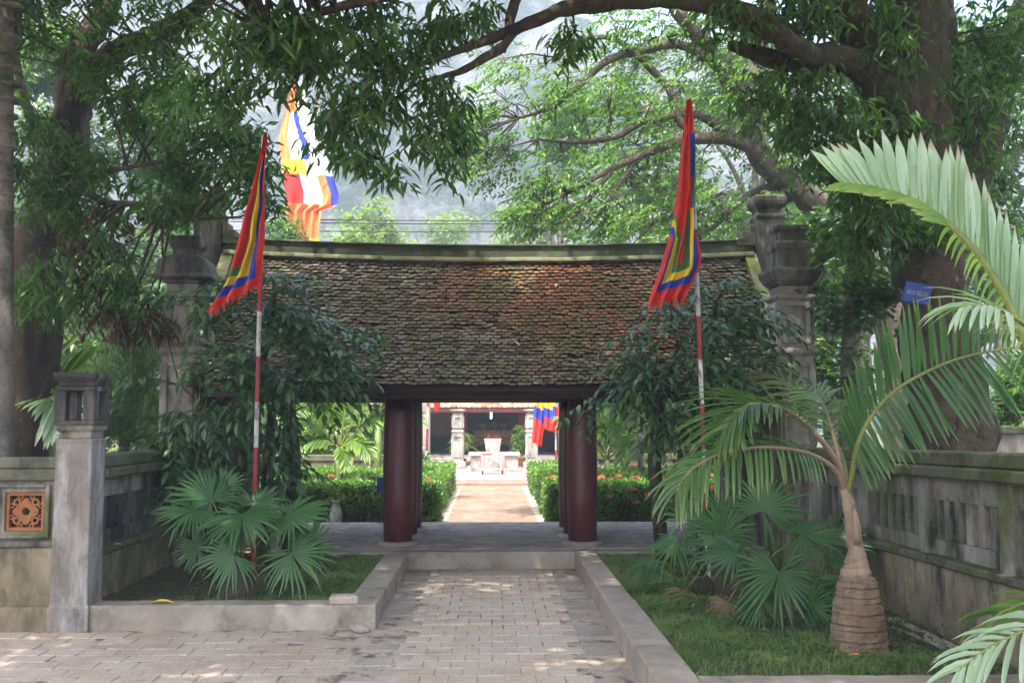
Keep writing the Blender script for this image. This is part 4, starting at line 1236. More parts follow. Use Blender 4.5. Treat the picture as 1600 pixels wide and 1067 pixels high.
# --- trees beyond
def far_tree(px, pytop, y, rpx, label, mat, n, L, dens=12, cat='tree', base=0.0, nm='broadleaf_tree', grp='trees beyond the gate', tr=.22, low=.35):
    c = P(px, pytop, y); h = c.z; r = rpx * y / FPX
    limbs = [('trunk', [Vector((c.x + .2, y, base)), Vector((c.x + .1, y, h * .3)), Vector((c.x - .1, y, h * .55)), Vector((c.x, y, h * .85))], [tr, tr * .85, tr * .6, tr * .2])]
    for k in range(5):
        a = k * 1.256 + random.random(); z0 = h * (.3 + .08 * k)
        limbs.append(('limb', [Vector((c.x, y, z0)), Vector((c.x + math.cos(a) * r * .4, y + math.sin(a) * r * .4, z0 + h * .12)), Vector((c.x + math.cos(a) * r * .75, y + math.sin(a) * r * .75, z0 + h * .18))], [tr * .5, tr * .33, tr * .1]))
    bl = []
    for k in range(9):
        a = random.random() * 6.28; q = random.random() ** .6
        zz = h * (low + (.93 - low) * random.random())
        taper = 1 - .55 * max(0, (zz / h - .6) / .4)
        bl.append((np.array([c.x + math.cos(a) * r * .62 * q * taper, y + math.sin(a) * r * .62 * q * taper, zz]), np.array([r * .48, r * .48, h * .13]), n // 9))
    bl.append((np.array([c.x, y, h * .9]), np.array([r * .4, r * .4, h * .1]), n // 10))
    return tree(nm, label, cat, (c.x, y, base), limbs, bl, 'whorl', L, dens, mat, M['bark_grey'], leaf2(.42), grp, .35, 1.0 / max(1, r * .6), -.25, .02)


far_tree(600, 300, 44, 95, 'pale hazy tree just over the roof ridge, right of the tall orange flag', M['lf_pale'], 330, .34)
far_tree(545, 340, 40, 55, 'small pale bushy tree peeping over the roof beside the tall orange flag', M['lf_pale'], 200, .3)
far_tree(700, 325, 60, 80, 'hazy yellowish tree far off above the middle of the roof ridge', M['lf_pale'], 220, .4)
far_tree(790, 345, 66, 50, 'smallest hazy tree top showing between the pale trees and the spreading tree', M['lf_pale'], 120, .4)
far_tree(1010, 60, 27, 170, 'tall light green tree behind the spreading tree, above the right half of the roof', M['lf_bright'], 520, .26)
far_tree(1180, 30, 30, 170, 'tall green tree behind the right hand flag and pillar', M['lf_bright'], 520, .28)
far_tree(880, 150, 34, 120, 'rounded green tree behind the spreading tree near the middle of the roof', M['lf_bright'], 480, .28)
far_tree(1330, 60, 26, 170, 'dense green tree behind the massive trunk at right', M['lf_tree'], 520, .27)
far_tree(1540, 20, 24, 190, 'dense green tree filling the gap right of the massive trunk', M['lf_tree'], 560, .27)
far_tree(1290, 330, 17, 90, 'low leafy tree between the right pillar and the massive trunk', M['lf_tree'], 300, .18, low=.1)
far_tree(60, 40, 26, 150, 'light green tree behind the leaning tree at far left', M['lf_bright'], 460, .26)
far_tree(240, 130, 28, 140, 'light green tree behind the leaning tree, above the left pillar', M['lf_tree'], 420, .27)
far_tree(120, 400, 24, 130, 'bushy bright tree low behind the lantern post', M['lf_bright'], 480, .2, low=.08)
far_tree(10, 420, 20, 90, 'bushy green tree at the left edge behind the pleated palm', M['lf_tree'], 330, .18, low=.08)
far_tree(300, 420, 26, 110, 'bushy green tree low behind the bell capped pillar', M['lf_bright'], 400, .2, low=.08)
far_tree(420, 330, 32, 80, 'green tree behind the left hand flag, just over the roof end', M['lf_bright'], 260, .26)
far_tree(470, 560, 28, 110, 'green tree seen under the beam at left, beyond the flower bed', M['lf_bright'], 360, .2, low=.08)
far_tree(590, 590, 30, 90, 'second green tree seen under the beam, behind the areca palm', M['lf_tree'], 300, .2, low=.08)
far_tree(1010, 560, 27, 100, 'dark green tree seen under the beam right of the columns', M['lf_tree'], 360, .2, low=.08)
far_tree(1110, 520, 25, 110, 'green tree behind the right shrub and flagpole', M['lf_tree'], 360, .2, low=.08)
far_tree(1590, 560, 15.2, 70, 'leafy bush over the pale grey wall at the right edge', M['lf_bright'], 200, .14, low=.35, nm='bush', cat='bush')
far_tree(60, 640, 14.5, 50, 'bright low bush behind the front wall, left of the lantern post', M['lf_bright'], 110, .10, low=.3, nm='bush', cat='bush')
far_tree(230, 660, 20, 60, 'loose yellowish bush behind the blackened wall at left', M['lf_pale'], 120, .12, low=.2, nm='bush', cat='bush')

# juniper behind the left wall
jn = thing('juniper', 'feathery grey green juniper behind the blackened wall at left', 'shrub', (-5.6, 15.5, 0))
MB().tube([Vector((-5.6, 15.5, 0)), Vector((-5.62, 15.5, 1.6)), Vector((-5.5, 15.5, 3.2))], [.12, .09, .02], 8).build('trunk', M['bark_brown'], jn, smooth=True)
jc = blob_points([Bp(205, 560, 15.5, 40, 60, .5, 110), Bp(165, 600, 15.4, 40, 45, .5, 90), Bp(235, 600, 15.6, 42, 45, .5, 90), Bp(180, 650, 15.2, 36, 36, .5, 80), Bp(225, 520, 15.6, 30, 40, .4, 60), Bp(130, 640, 15.4, 36, 36, .5, 60), Bp(215, 670, 15.4, 45, 30, .5, 60)], 1.5, -.25)
n_ = len(jc) * 60
d_ = np.repeat(unit(jc - np.array([-5.6, 15.5, 1.2])), 60, 0) * .7 + rand_dirs(n_) * .6 + np.array([0, 0, .5])
scatter('crown', leaf2(.22, .02, .05), np.repeat(jc, 60, 0) + rng.normal(size=(n_, 3)) * .075, d_, rand_dirs(n_), .05 + .05 * rng.random(n_), M['lf_juniper'], jn, np.clip(np.repeat(rng.random(len(jc)), 60) * .5 + rng.random(n_) * .5, 0, 1))['kind'] = 'stuff'

# ivy-clad slim trunk left of the massive trunk
iv = thing('climber_tree', 'slim trunk wrapped in bright glossy climber leaves, left of the blue sign', 'tree', (4.35, 12.2, 0))
MB().tube([Vector((4.35, 12.2, 0))] + pl((1327, 640, 12.2), (1330, 520, 12.2), (1335, 420, 12.2), (1345, 300, 12.1), (1370, 180, 11.8)), [.13, .12, .11, .10, .09, .06], 10, wob=.15).build('trunk', M['bark_grey'], iv, smooth=True)
ic = blob_points([Bp(1345, 400, 12, 70, 70, .3, 70), Bp(1390, 450, 11.8, 60, 50, .3, 46), Bp(1300, 480, 12.1, 40, 50, .3, 26), Bp(1350, 500, 11.9, 70, 40, .3, 30), Bp(1300, 370, 12.2, 40, 40, .3, 24), Bp(1335, 590, 12, 45, 60, .25, 22)], 1.5, -.3)
a_ = whorl(ic, 7, .11, .1, .8); scatter('leaf', leaf6(.55, .06, .15), *a_[:4], M['lf_tree'], iv, a_[4])['kind'] = 'stuff'
ib = blob_points([Bp(1380, 440, 11.6, 50, 25, .15, 12), Bp(1340, 440, 11.7, 40, 22, .15, 8)], 1.5, -.5)
a_ = whorl(ib, 5, .13, -.2, .7); scatter('leaf', leaf6(.5, .06, .12), *a_[:4], M['lf_bright'], iv, a_[4])['kind'] = 'stuff'
twigs_for(np.concatenate([ic, ib]), [('trunk', pl((1327, 640, 12.2), (1330, 520, 12.2), (1345, 300, 12.1)), 0)], M['bark'], iv, r=.008)

# --- dark glossy shrubs in front of the gate roof
def shrub(label, loc, stems, blobs, L, per, mat, extra=None):
    t = thing('glossy_shrub', label, 'shrub', loc)
    for pts, rad in stems: MB().tube(pts, rad, 8, wob=.1).build('stem', M['bark'], t, smooth=True)
    c = blob_points(blobs, 1.3, -.3, .5)
    a = spray(c, per, L, np.array([loc[0], loc[1] + .3, c[:, 2].mean()]), droop=.3, step=.33)
    scatter('leaf', leaf6(.34, .04, .2), *a[:4], mat, t, a[4])['kind'] = 'stuff'
    twigs_for(c, [('s', p, r) for p, r in stems], M['bark'], t, 8, .010)
    return t


shrub('large dark glossy shrub with trailing sprays over the left end of the gate roof', (-2.85, 11.4, .15),
      [([Vector((-2.95, 11.4, .1)), Vector((-2.85, 11.4, 1.2)), P(410, 560, 11.3), P(430, 460, 11.2)], [.10, .08, .05, .02]), ([Vector((-2.6, 11.5, .1)), P(425, 640, 11.5), P(480, 560, 11.4)], [.08, .05, .02]), ([Vector((-3.1, 11.4, .1)), P(340, 660, 11.2), P(280, 600, 11.1)], [.05, .035, .012]), ([Vector((-2.3, 11.75, .1)), Vector((-2.32, 11.75, 1.4)), P(450, 600, 11.6)], [.13, .11, .06])],
      [Bp(440, 500, 11.1, 75, 40, .35, 48), Bp(350, 560, 11.1, 55, 36, .35, 26), Bp(490, 560, 11.2, 50, 40, .3, 34), Bp(400, 600, 11.1, 80, 40, .35, 38), Bp(330, 640, 11.0, 55, 30, .3, 18), Bp(320, 700, 11.0, 70, 30, .3, 26), Bp(410, 670, 11.2, 50, 40, .3, 22), Bp(265, 720, 10.9, 34, 22, .2, 10), Bp(420, 440, 11.1, 60, 26, .3, 18), Bp(345, 490, 11.0, 45, 30, .25, 12), Bp(230, 590, 10.9, 34, 14, .2, 6), Bp(285, 455, 10.9, 44, 8, .12, 5), Bp(520, 600, 11.3, 28, 26, .2, 8), Bp(425, 740, 11.3, 45, 36, .25, 16), Bp(530, 520, 11.2, 22, 18, .2, 5), Bp(360, 745, 11.1, 40, 24, .25, 10), Bp(290, 640, 10.9, 30, 24, .2, 8), Bp(250, 690, 10.9, 20, 12, .15, 4)],
      .165, 10, M['lf_dark'])
shrub('dark glossy shrub over the right end of the gate roof behind the flagpole', (2.35, 11.5, .15),
      [([Vector((2.0, 11.6, .1)), P(1022, 720, 11.6), P(1030, 640, 11.5), P(1060, 540, 11.3)], [.085, .08, .06, .02]), ([Vector((2.45, 11.6, .1)), P(1100, 680, 11.5), P(1110, 560, 11.3), P(1120, 470, 11.2)], [.08, .07, .05, .02])],
      [Bp(1090, 500, 11.2, 80, 38, .35, 42), Bp(1030, 570, 11.2, 60, 36, .3, 32), Bp(1120, 570, 11.2, 70, 42, .35, 38), Bp(1000, 605, 11.3, 50, 26, .25, 22), Bp(1050, 640, 11.3, 80, 30, .3, 28), Bp(1165, 510, 11.2, 40, 55, .25, 20), Bp(945, 622, 11.4, 26, 7, .12, 4), Bp(1095, 685, 11.4, 50, 24, .3, 11), Bp(1140, 640, 11.2, 50, 42, .3, 22), Bp(1130, 440, 11.1, 60, 16, .2, 8), Bp(1000, 520, 11.2, 30, 22, .2, 7), Bp(1035, 468, 11.1, 36, 10, .15, 5), Bp(1195, 600, 11.3, 26, 50, .2, 10), Bp(980, 560, 11.2, 24, 16, .15, 5)],
      .16, 10, M['lf_dark'])

# bright plants in the hedge gap under the right shrub
# ================================================================== HEDGES
def hedge(label, x0, x1, y0, y1, z0, z1, n, flowers=0):
    t = thing('hedge', label, 'hedge', ((x0 + x1) / 2, (y0 + y1) / 2, z0))
    m = .10
    MB().box(x0 + m, x1 - m, y0 + m, y1 - m, z0, z1 - m).build('core', plain('hedge_inner_shade', (.03, .035, .015), .9, .3, 12), t)  # dark box added to block light; its colour stands for inner shade
    A = [('t', (x1 - x0) * (y1 - y0)), ('f', (x1 - x0) * (z1 - z0)), ('b', (x1 - x0) * (z1 - z0) * .3), ('l', (y1 - y0) * (z1 - z0)), ('r', (y1 - y0) * (z1 - z0))]
    S = sum(a for _, a in A); pts, nr = [], []
    for k, a in A:
        q = int(n * a / S)
        u, v = rng.random(q), rng.random(q); dp = rng.random(q) ** 1.5 * .12
        X, Y, Z = x0 + (x1 - x0) * u, y0 + (y1 - y0) * u, z0 + (z1 - z0) * v
        if k == 't': pts.append(np.stack([X, y0 + (y1 - y0) * v, z1 - dp], 1)); nr.append(np.tile((0, 0, 1.), (q, 1)))
        if k == 'f': pts.append(np.stack([X, y0 + dp, Z], 1)); nr.append(np.tile((0, -1., .5), (q, 1)))
        if k == 'b': pts.append(np.stack([X, y1 - dp, Z], 1)); nr.append(np.tile((0, 1., .5), (q, 1)))
        if k == 'l': pts.append(np.stack([x0 + dp, Y, Z], 1)); nr.append(np.tile((-1., 0, .5), (q, 1)))
        if k == 'r': pts.append(np.stack([x1 - dp, Y, Z], 1)); nr.append(np.tile((1., 0, .5), (q, 1)))
    pts, nr = np.concatenate(pts), np.concatenate(nr)
    b = np.array([mnoise.noise(Vector(p) * 2.2) for p in pts]); b2 = np.array([mnoise.noise(Vector(p) * 7) for p in pts])
    pts = pts + nr * (b * .09 + b2 * .05)[:, None]
    keep = b2 + rng.random(len(pts)) * .6 > -.05
    pts, nr, b = pts[keep], nr[keep], b[keep]
    k = len(pts)
    d = rand_dirs(k) * .8 + nr * .35 + np.array([0, 0, .15])
    # older twiggy growth towards the foot
    scatter('foliage', leaf2(.5, .06, .1), pts, d, nr + rng.normal(size=(k, 3)) * .5, .055 + .035 * rng.random(k), M['lf_hedge'], t, np.clip(.5 + b * .8 + rng.normal(size=k) * .22, 0, 1))['kind'] = 'stuff'
    q = int((x1 - x0 + y1 - y0) * 26)
    bx = np.stack([x0 + (x1 - x0) * rng.random(q), y0 + .06 + rng.random(q) * .1, np.full(q, z0)], 1) if (x1 - x0) > (y1 - y0) * .5 else np.stack([np.where(rng.random(q) < .5, x0 + .05, x1 - .05), y0 + (y1 - y0) * rng.random(q), np.full(q, z0)], 1)
    sticks('twig', bx, bx + np.stack([rng.normal(size=q) * .1, rng.normal(size=q) * .05, np.full(q, (z1 - z0) * .8)], 1), np.full(q, .008), np.full(q, .004), M['bark_grey'], t)['kind'] = 'stuff'
    if flowers:
        for i in range(flowers):
            x = x0 + (x1 - x0) * random.random()
            top = random.random() < .72
            c = np.array([x, y0 + (random.random() * (y1 - y0) if top else -.03), z1 + random.uniform(0, .09) if top else z0 + (z1 - z0) * random.uniform(.55, .95)])
            q = 26
            dd = rand_dirs(q); dd[:, 2] = np.abs(dd[:, 2]) * .8; dd[:, 1] -= .3
            scatter('flower', leaf2(.7, .05, .1), c + unit(dd) * .035, dd * .6 + np.array([0, -.2, .5]), dd, .035 + .02 * rng.random(q), M['petal'], t)
    return t


hedge('clipped sunlit hedge along the left side of the court path', -2.0, -.93, 17.3, 25.6, CZ - .02, .72, 30000)
hedge('clipped sunlit hedge along the right side of the court path', 1.0, 2.1, 17.3, 25.6, CZ - .02, .74, 30000)
hedge('front hedge left of the columns with few orange flowers, white vase before it', -4.6, -.86, 16.12, 17.0, CZ - .02, .76, 17000, 12)
hedge('front hedge right of the columns dotted with many orange pink flowers', .95, 4.6, 16.12, 17.0, CZ - .02, .76, 17000, 44)
hedge('lower dark planting behind the left front hedge', -5.5, -2.1, 18.6, 21.5, CZ - .02, .80, 15000, 5)
hedge('lower planting behind the right front hedge, speckled with orange flowers', 2.2, 5.6, 18.6, 21.5, CZ - .02, .80, 15000, 26)
vs = tag(MB().lathe([(.05, CZ - .03), (.085, .16), (.10, .26), (.085, .38), (.05, .47), (.045, .5), (.07, .54)], P(525, 790, 16.0).x, 16.0, 18).build('vase', [M['white_paint']], smooth=True), 'off white garden vase standing in front of the left hedge', 'vase')
sg = thing('garden_sign', 'small blue sign board poking out of the hedge beside the left columns', 'sign', (P(596, 750, 16.08).x, 16.08, CZ))
MB().box(P(596, 750, 16.08).x - .07, P(596, 750, 16.08).x + .08, 16.065, 16.085, .66, .90).build('board', M['blue_sign'], sg, bevel=.004)
MB().box(P(596, 750, 16.08).x - .012, P(596, 750, 16.08).x + .012, 16.087, 16.105, CZ - .03, .80).build('stake', M['metal_grey'], sg)
# ================================================================== PALMS
def strip_leaflet(p, d, up, L, w, droop, seg=4, fold=.35, twist=0.0):
    """one long leaflet: folded ribbon that bends down; returns verts, tris"""
    d = d.normalized(); s = d.cross(up).normalized(); n = s.cross(d)
    V, F = [], []
    prof = [.35, .95, 1.0, .8, .5, .04] if seg == 5 else [.5, 1.0, 1.0, .8, .06]
    q = Vector(p); cur = d.copy()
    for i in range(seg + 1):
        ww = w * prof[i] / 2
        V += [q - s * ww + n * ww * fold, q.copy(), q + s * ww + n * ww * fold]
        cur = (cur + Vector((0, 0, -droop / seg))).normalized()
        n = s.cross(cur).normalized()
        q = q + cur * (L / seg)
    for i in range(seg):
        a = i * 3
        for k in (0, 1): F += [(a + k, a + k + 1, a + k + 4), (a + k, a + k + 4, a + k + 3)]
    return V, F


def frond(parent, pts, rad, n, Lmax, w, up, mat, single=False, mats=None, droop=.6, start=.15, fwd=.55, lift=.25, sides=(1, -1), Lprof=None, rmat=None, side_dirs=None, jitter=.12, label=None, Ls=None, ws=None, dr=None, fold=.55):
    """a feather palm frond: rachis part with its leaflets"""
    pts = [Vector(p) for p in pts]
    # resample as a smooth curve
    dense = []
    m = len(pts)
    for i in range(m - 1):
        p0, p1, p2, p3 = pts[max(i - 1, 0)], pts[i], pts[i + 1], pts[min(i + 2, m - 1)]
        for k in range(8):
            t = k / 8
            dense.append(.5 * ((2 * p1) + (p2 - p0) * t + (2 * p0 - 5 * p1 + 4 * p2 - p3) * t * t + (3 * p1 - p0 - 3 * p2 + p3) * t ** 3))
    dense.append(pts[-1])
    r0, r1 = rad
    fr = MB().tube(dense[::2] + ([dense[-1]] if len(dense) % 2 == 0 else []), [r0 + (r1 - r0) * i / max(1, len(dense[::2]) - 1) for i in range(len(dense[::2]) + (1 if len(dense) % 2 == 0 else 0))], 6).build('frond', rmat or M['rachis'], parent, smooth=True)
    if label: fr['label'] = label
    AV, AF, AT = [], [], []
    up = Vector(up)
    for sd in sides:
        for i in range(n):
            t = start + (1 - start) * (i + .5 * random.random()) / n
            k = min(len(dense) - 2, int(t * (len(dense) - 1)))
            p = dense[k].lerp(dense[k + 1], t * (len(dense) - 1) - k)
            tan = (dense[k + 1] - dense[k]).normalized()
            side = tan.cross(up).normalized() * sd
            nrm = side.cross(tan) * sd
            u = (t - start) / (1 - start)
            L = Lmax * ((Lprof(u) if Lprof else (.45 + 1.1 * math.sin(math.pi * min(1, .12 + u * .8)) * .55))) * random.uniform(.9, 1.08)
            if side_dirs and side_dirs.get(sd) is not None:
                base = side_dirs[sd](u, tan, side, nrm)
            else:
                base = side * (1 - .25 * u) + tan * (fwd + .9 * u ** 2) + nrm * lift
            base = base.normalized() + Vector((random.gauss(0, jitter), random.gauss(0, jitter), random.gauss(0, jitter))) * .5
            mt = mats[sd] if mats else mat
            V, F = strip_leaflet(p, base, nrm, L * (Ls[sd](u) if Ls else 1), w * (.75 + .25 * math.sin(math.pi * u)) * (ws[sd](u) if ws else 1), dr[sd](u) if dr else droop * random.uniform(.7, 1.4), 4, fold)
            tn = random.random() * .62; tn = [tn] * 9 + [min(1, tn + .12)] * 3 + [1.0] * 3
            if single:
                o = nmesh('leaflet', V, F, mt, fr, np.array(tn), smooth=False)
            else:
                b = len(AV); AV += V; AF += [tuple(b + j for j in f) for f in F]; AT += tn
    if AV: nmesh('leaflet', AV, AF, mat, fr, AT)['kind'] = 'stuff'
    return fr


# --- bottle-shaped palm in the right bed
bp_ = G_b = P(1342, 1008, 7.27)
bt = thing('bottle_palm', 'young feather palm with a swollen ringed trunk in the right planting bed', 'palm', (bp_.x, 7.27, .12))
prof = []
zs = lambda py: P(1340, py, 7.27).z
cx = bp_.x
rows = [(1022, .205), (1000, .207), (975, .203), (950, .19), (925, .172), (905, .15), (897, .145)]
rings = MB(); k = 0
seqs = []
z = .08
while z < zs(899):
    t = (z - .08) / (zs(899) - .08)
    r = .206 - .034 * t - .055 * t ** 2.4
    h = random.uniform(.030, .045)
    seqs += [(r + .006, z), (r + .002, z + h * .75), (r - .010, z + h * .86)]
    z += h
rings.lathe(seqs, cx, 7.27, 28, wob=.035)
for q in range(len(rings.v)):
    x_, y_, z_ = rings.v[q]; a_ = math.atan2(y_ - 7.27, x_ - cx); kk = (q // 28) // 3
    nn = mnoise.noise(Vector((math.cos(a_) * 2.2, math.sin(a_) * 2.2, z_ * 9))); n3 = mnoise.noise(Vector((math.cos(a_) * 6, math.sin(a_) * 6, z_ * 30)))
    s_ = 1 + .03 * nn + .03 * n3
    rings.v[q] = (cx + (x_ - cx) * s_, 7.27 + (y_ - 7.27) * s_, z_ + .006 * math.sin(a_ + kk * 2.4) + .007 * nn)
rings.build('trunk', M['palm_ring'], bt, smooth=False)
limb_mesh([Vector((cx - .01, 7.27, zs(901))), P(1338, 888, 7.27), P(1338, 874, 7.27), P(1336, 855, 7.27), P(1333, 830, 7.27), P(1329, 805, 7.27), P(1325, 785, 7.27), P(1319, 763, 7.27)], [.118, .096, .072, .058, .052, .048, .044, .034], 18, 0).build('crownshaft', M['palm_skin'], bt, smooth=True)
MB().tube([P(1339, 850, 7.23), P(1339, 825, 7.22), P(1337, 805, 7.22), P(1334, 792, 7.22)], [.03, .034, .022, .003], 8).build('leaf_sheath', M['palm_skin'], bt, smooth=True)
Y = 7.27
dirs_b = lambda u, tan, side, nrm: side * .5 + tan * .5 + Vector((0, 0, -.9))
frond(bt, [P(1322, 778, Y), P(1314, 735, Y - .02), P(1285, 690, Y - .08), P(1245, 650, Y - .15), P(1205, 634, Y - .22), P(1172, 632, Y - .3), P(1150, 648, Y - .36), P(1130, 672, Y - .42)], (.026, .006), 34, .50, .027, (0, -.25, 1), M['lf_palm'], True, start=.34, droop=.5, rmat=M['petiole'])
frond(bt, [P(1321, 776, Y), P(1312, 745, Y - .04), P(1290, 722, Y - .1), P(1255, 706, Y - .2), P(1205, 699, Y - .32), P(1150, 703, Y - .44), P(1105, 718, Y - .55), P(1072, 742, Y - .62), P(1056, 768, Y - .66)], (.024, .005), 36, .42, .025, (.1, -.5, .85), M['lf_palm'], True, start=.30, droop=1.1, rmat=M['petiole'])
frond(bt, [P(1322, 776, Y), P(1332, 735, Y - .05), P(1338, 700, Y - .1), P(1352, 665, Y - .12), P(1385, 622, Y - .14), P(1430, 590, Y - .16), P(1490, 563, Y - .18), P(1550, 548, Y - .2), P(1600, 543, Y - .22)], (.024, .006), 42, .62, .034, (-.3, -.85, .35), M['lf_fan'], True, start=.20, droop=.25, fwd=.35, rmat=M['rachis'],
      side_dirs={-1: lambda u, tan, side, nrm: Vector((-.12 - .25 * (1 - u) + .25 * u, -.08, 1.0)), 1: lambda u, tan, side, nrm: Vector((.30 + .5 * u, -.15, -.85))}, Lprof=lambda u: .45 + 1.0 * u * (1.25 - u) if u < .75 else .45 + .56 * (1 - (u - .75) * 2.4))
frond(bt, [P(1321, 774, Y), P(1314, 730, Y + .05), P(1302, 680, Y + .12), P(1290, 640, Y + .2), P(1276, 618, Y + .25), P(1262, 612, Y + .28)], (.018, .004), 20, .30, .022, (0, -.4, .9), M['lf_palm'], True, start=.35, droop=.9, rmat=M['petiole'])
frond(bt, [P(1170, 640, Y - .32), P(1160, 655, Y - .36), P(1142, 690, Y - .42), P(1120, 715, Y - .46)], (.006, .003), 7, .20, .045, (0, -.9, .3), M['lf_palm'], True, start=.05, droop=.7)
frond(bt, [P(1322, 776, Y), P(1318, 720, Y + .2), P(1290, 660, Y + .5), P(1245, 610, Y + .75), P(1215, 590, Y + .9)], (.018, .004), 20, .36, .026, (.2, -.5, .8), leaf_mat('olive_palm', [(.07, .085, .02), (.10, .11, .03), (.13, .13, .045)], .4, .3, .4), True, start=.45, droop=.7)

# --- pale palm reaching in from the right edge
pp = thing('pale_palm', 'palm at the right edge with pale green underside fronds reaching into the picture', 'palm', (3.55, 4.75, .1))
MB().tube([Vector((3.55, 4.75, -.02)), Vector((3.56, 4.75, .5)), Vector((3.52, 4.75, 1.1)), Vector((3.42, 4.76, 1.55))], [.13, .11, .085, .06], 14).build('trunk', M['palm_ring'], pp, smooth=True)
Q = 4.8
frond(pp, [Vector((3.42, 4.76, 1.5)), P(1648, 640, Q), P(1606, 545, Q), P(1572, 470, Q), P(1530, 402, Q), P(1480, 350, Q), P(1430, 316, Q), P(1370, 297, Q), P(1318, 290, Q)], (.034, .007), 37, .50, .064, (.35, -.9, .2), M['lf_pale_palm'], True, mats={1: M['lf_lime_palm'], -1: M['lf_pale_palm']}, start=.22, jitter=.07, rmat=M['rachis'], fold=.5,
      side_dirs={-1: lambda u, tan, side, nrm: Vector((.04 + .06 * (1 - u) - 3.2 * max(0, u - .70), .12, 1.0)), 1: lambda u, tan, side, nrm: (Vector((-.8, -.5, .15)) if u < .5 else Vector((-.25, -.55, -.28)) + tan * (.7 + 1.6 * (u - .5)))},
      Lprof=lambda u: (.95 - .15 * u if u < .45 else .88 - .75 * (u - .45)), Ls={-1: lambda u: 1.0, 1: lambda u: .42 if u < .5 else .55}, ws={-1: lambda u: 1.0, 1: lambda u: .5 if u < .5 else .75}, dr={-1: lambda u: .12 + .25 * random.random() ** 3, 1: lambda u: 1.9 if u < .5 else .3})
frond(pp, [Vector((3.42, 4.76, 1.48)), P(1690, 620, Q - .25), P(1640, 540, Q - .4), P(1590, 500, Q - .5), P(1545, 478, Q - .55), P(1500, 480, Q - .58)], (.02, .005), 15, .30, .024, (0, -.35, .9), M['lf_pale_palm'], True, start=.4, droop=1.0)
frond(pp, [Vector((3.5, 4.7, .7)), Vector((3.3, 4.75, .85)), P(1660, 960, 5.2), P(1600, 985, 5.25), P(1540, 1015, 5.3), P(1495, 1050, 5.3)], (.018, .004), 15, .34, .034, (.15, -.4, .9), M['lf_pale_palm'], True, start=.3, droop=.7)
frond(pp, [Vector((3.5, 4.7, .6)), Vector((3.3, 4.8, .8)), P(1670, 940, 5.6), P(1610, 940, 5.7), P(1560, 960, 5.75), P(1530, 990, 5.8)], (.018, .004), 13, .30, .034, (.15, -.3, .9), M['lf_areca'], True, start=.3, droop=.8)
frond(pp, [Vector((3.42, 4.76, 1.5)), Vector((3.7, 4.6, 2.1)), Vector((4.2, 4.4, 2.5)), Vector((4.9, 4.2, 2.4))], (.03, .006), 20, .55, .05, (0, 0, 1), M['lf_areca'], False, start=.2, droop=.5)
frond(pp, [Vector((3.42, 4.76, 1.5)), Vector((3.5, 5.2, 2.2)), Vector((3.9, 5.8, 2.6)), Vector((4.4, 6.5, 2.4))], (.03, .006), 20, .55, .05, (0, 0, 1), M['lf_areca'], False, start=.2, droop=.5)


# --- fan palms
def fan_leaf(parent, base, hub, tipdir, nrm, r, mat, n=30, spread=290, split=.5, droop=.35, rmat=None, sub=None):
    """a pleated fan: fused blade that splits into drooping points; petiole from base to hub"""
    base, hub, td, nr = Vector(base), Vector(hub), Vector(tipdir).normalized(), Vector(nrm).normalized()
    nr = (nr - td * nr.dot(td)).normalized(); sd = td.cross(nr)
    mid = (base + hub) / 2 + Vector((0, 0, .05))
    MB().tube([base, mid, hub], [.011, .008, .006], 6).build('petiole', rmat or M['green_stem'], parent, smooth=True)
    lt = random.uniform(-.16, .16)
    V, F, T = [], [], []
    da = R(spread) / n; skip = {random.randrange(n) for _ in range(2)}
    for i in range(n):
        a = -R(spread) / 2 + (i + .5) * da
        if i in skip: continue
        k = 1 - .28 * (abs(a) / (R(spread) / 2)) ** 2
        rr = r * k * random.uniform(.82, 1.06); rs = rr * split * random.uniform(.9, 1.1)
        dirv = lambda an: td * math.cos(an) + sd * math.sin(an)
        b = len(V); j = random.gauss(0, .045)
        cup = -.10 * rs
        g = Vector((0, 0, -1))
        mid_d = dirv(a + j)
        pm = hub + mid_d * rs + nr * (.018 + cup)
        pl_, pr_ = hub + dirv(a - da / 2) * rs + nr * cup, hub + dirv(a + da / 2) * rs + nr * cup
        r2 = rs + (rr - rs) * .55; r3 = rr
        w = rs * da * .5
        perp = mid_d.cross(nr)
        dd = droop * rr
        p2 = hub + mid_d * r2 + nr * cup * 1.2 + g * dd * .25
        p3 = hub + mid_d * r3 * .97 + nr * cup + g * dd * random.uniform(.3, 2.0)
        V += [hub, pl_, pm, pr_, p2 - perp * w * .55, p2 + nr * .008, p2 + perp * w * .55, p3]
        F += [(b, b + 1, b + 2), (b, b + 2, b + 3), (b + 1, b + 4, b + 5), (b + 1, b + 5, b + 2), (b + 2, b + 5, b + 6), (b + 2, b + 6, b + 3), (b + 4, b + 7, b + 5), (b + 5, b + 7, b + 6)]
        tt = min(.66, max(0, .34 + lt + random.gauss(0, .10))); T += [tt * .8] + [tt] * 6 + [min(1, tt + random.choice((.0, .1, .35)))]
    return nmesh('fan_leaf', V, F, mat, parent, T)


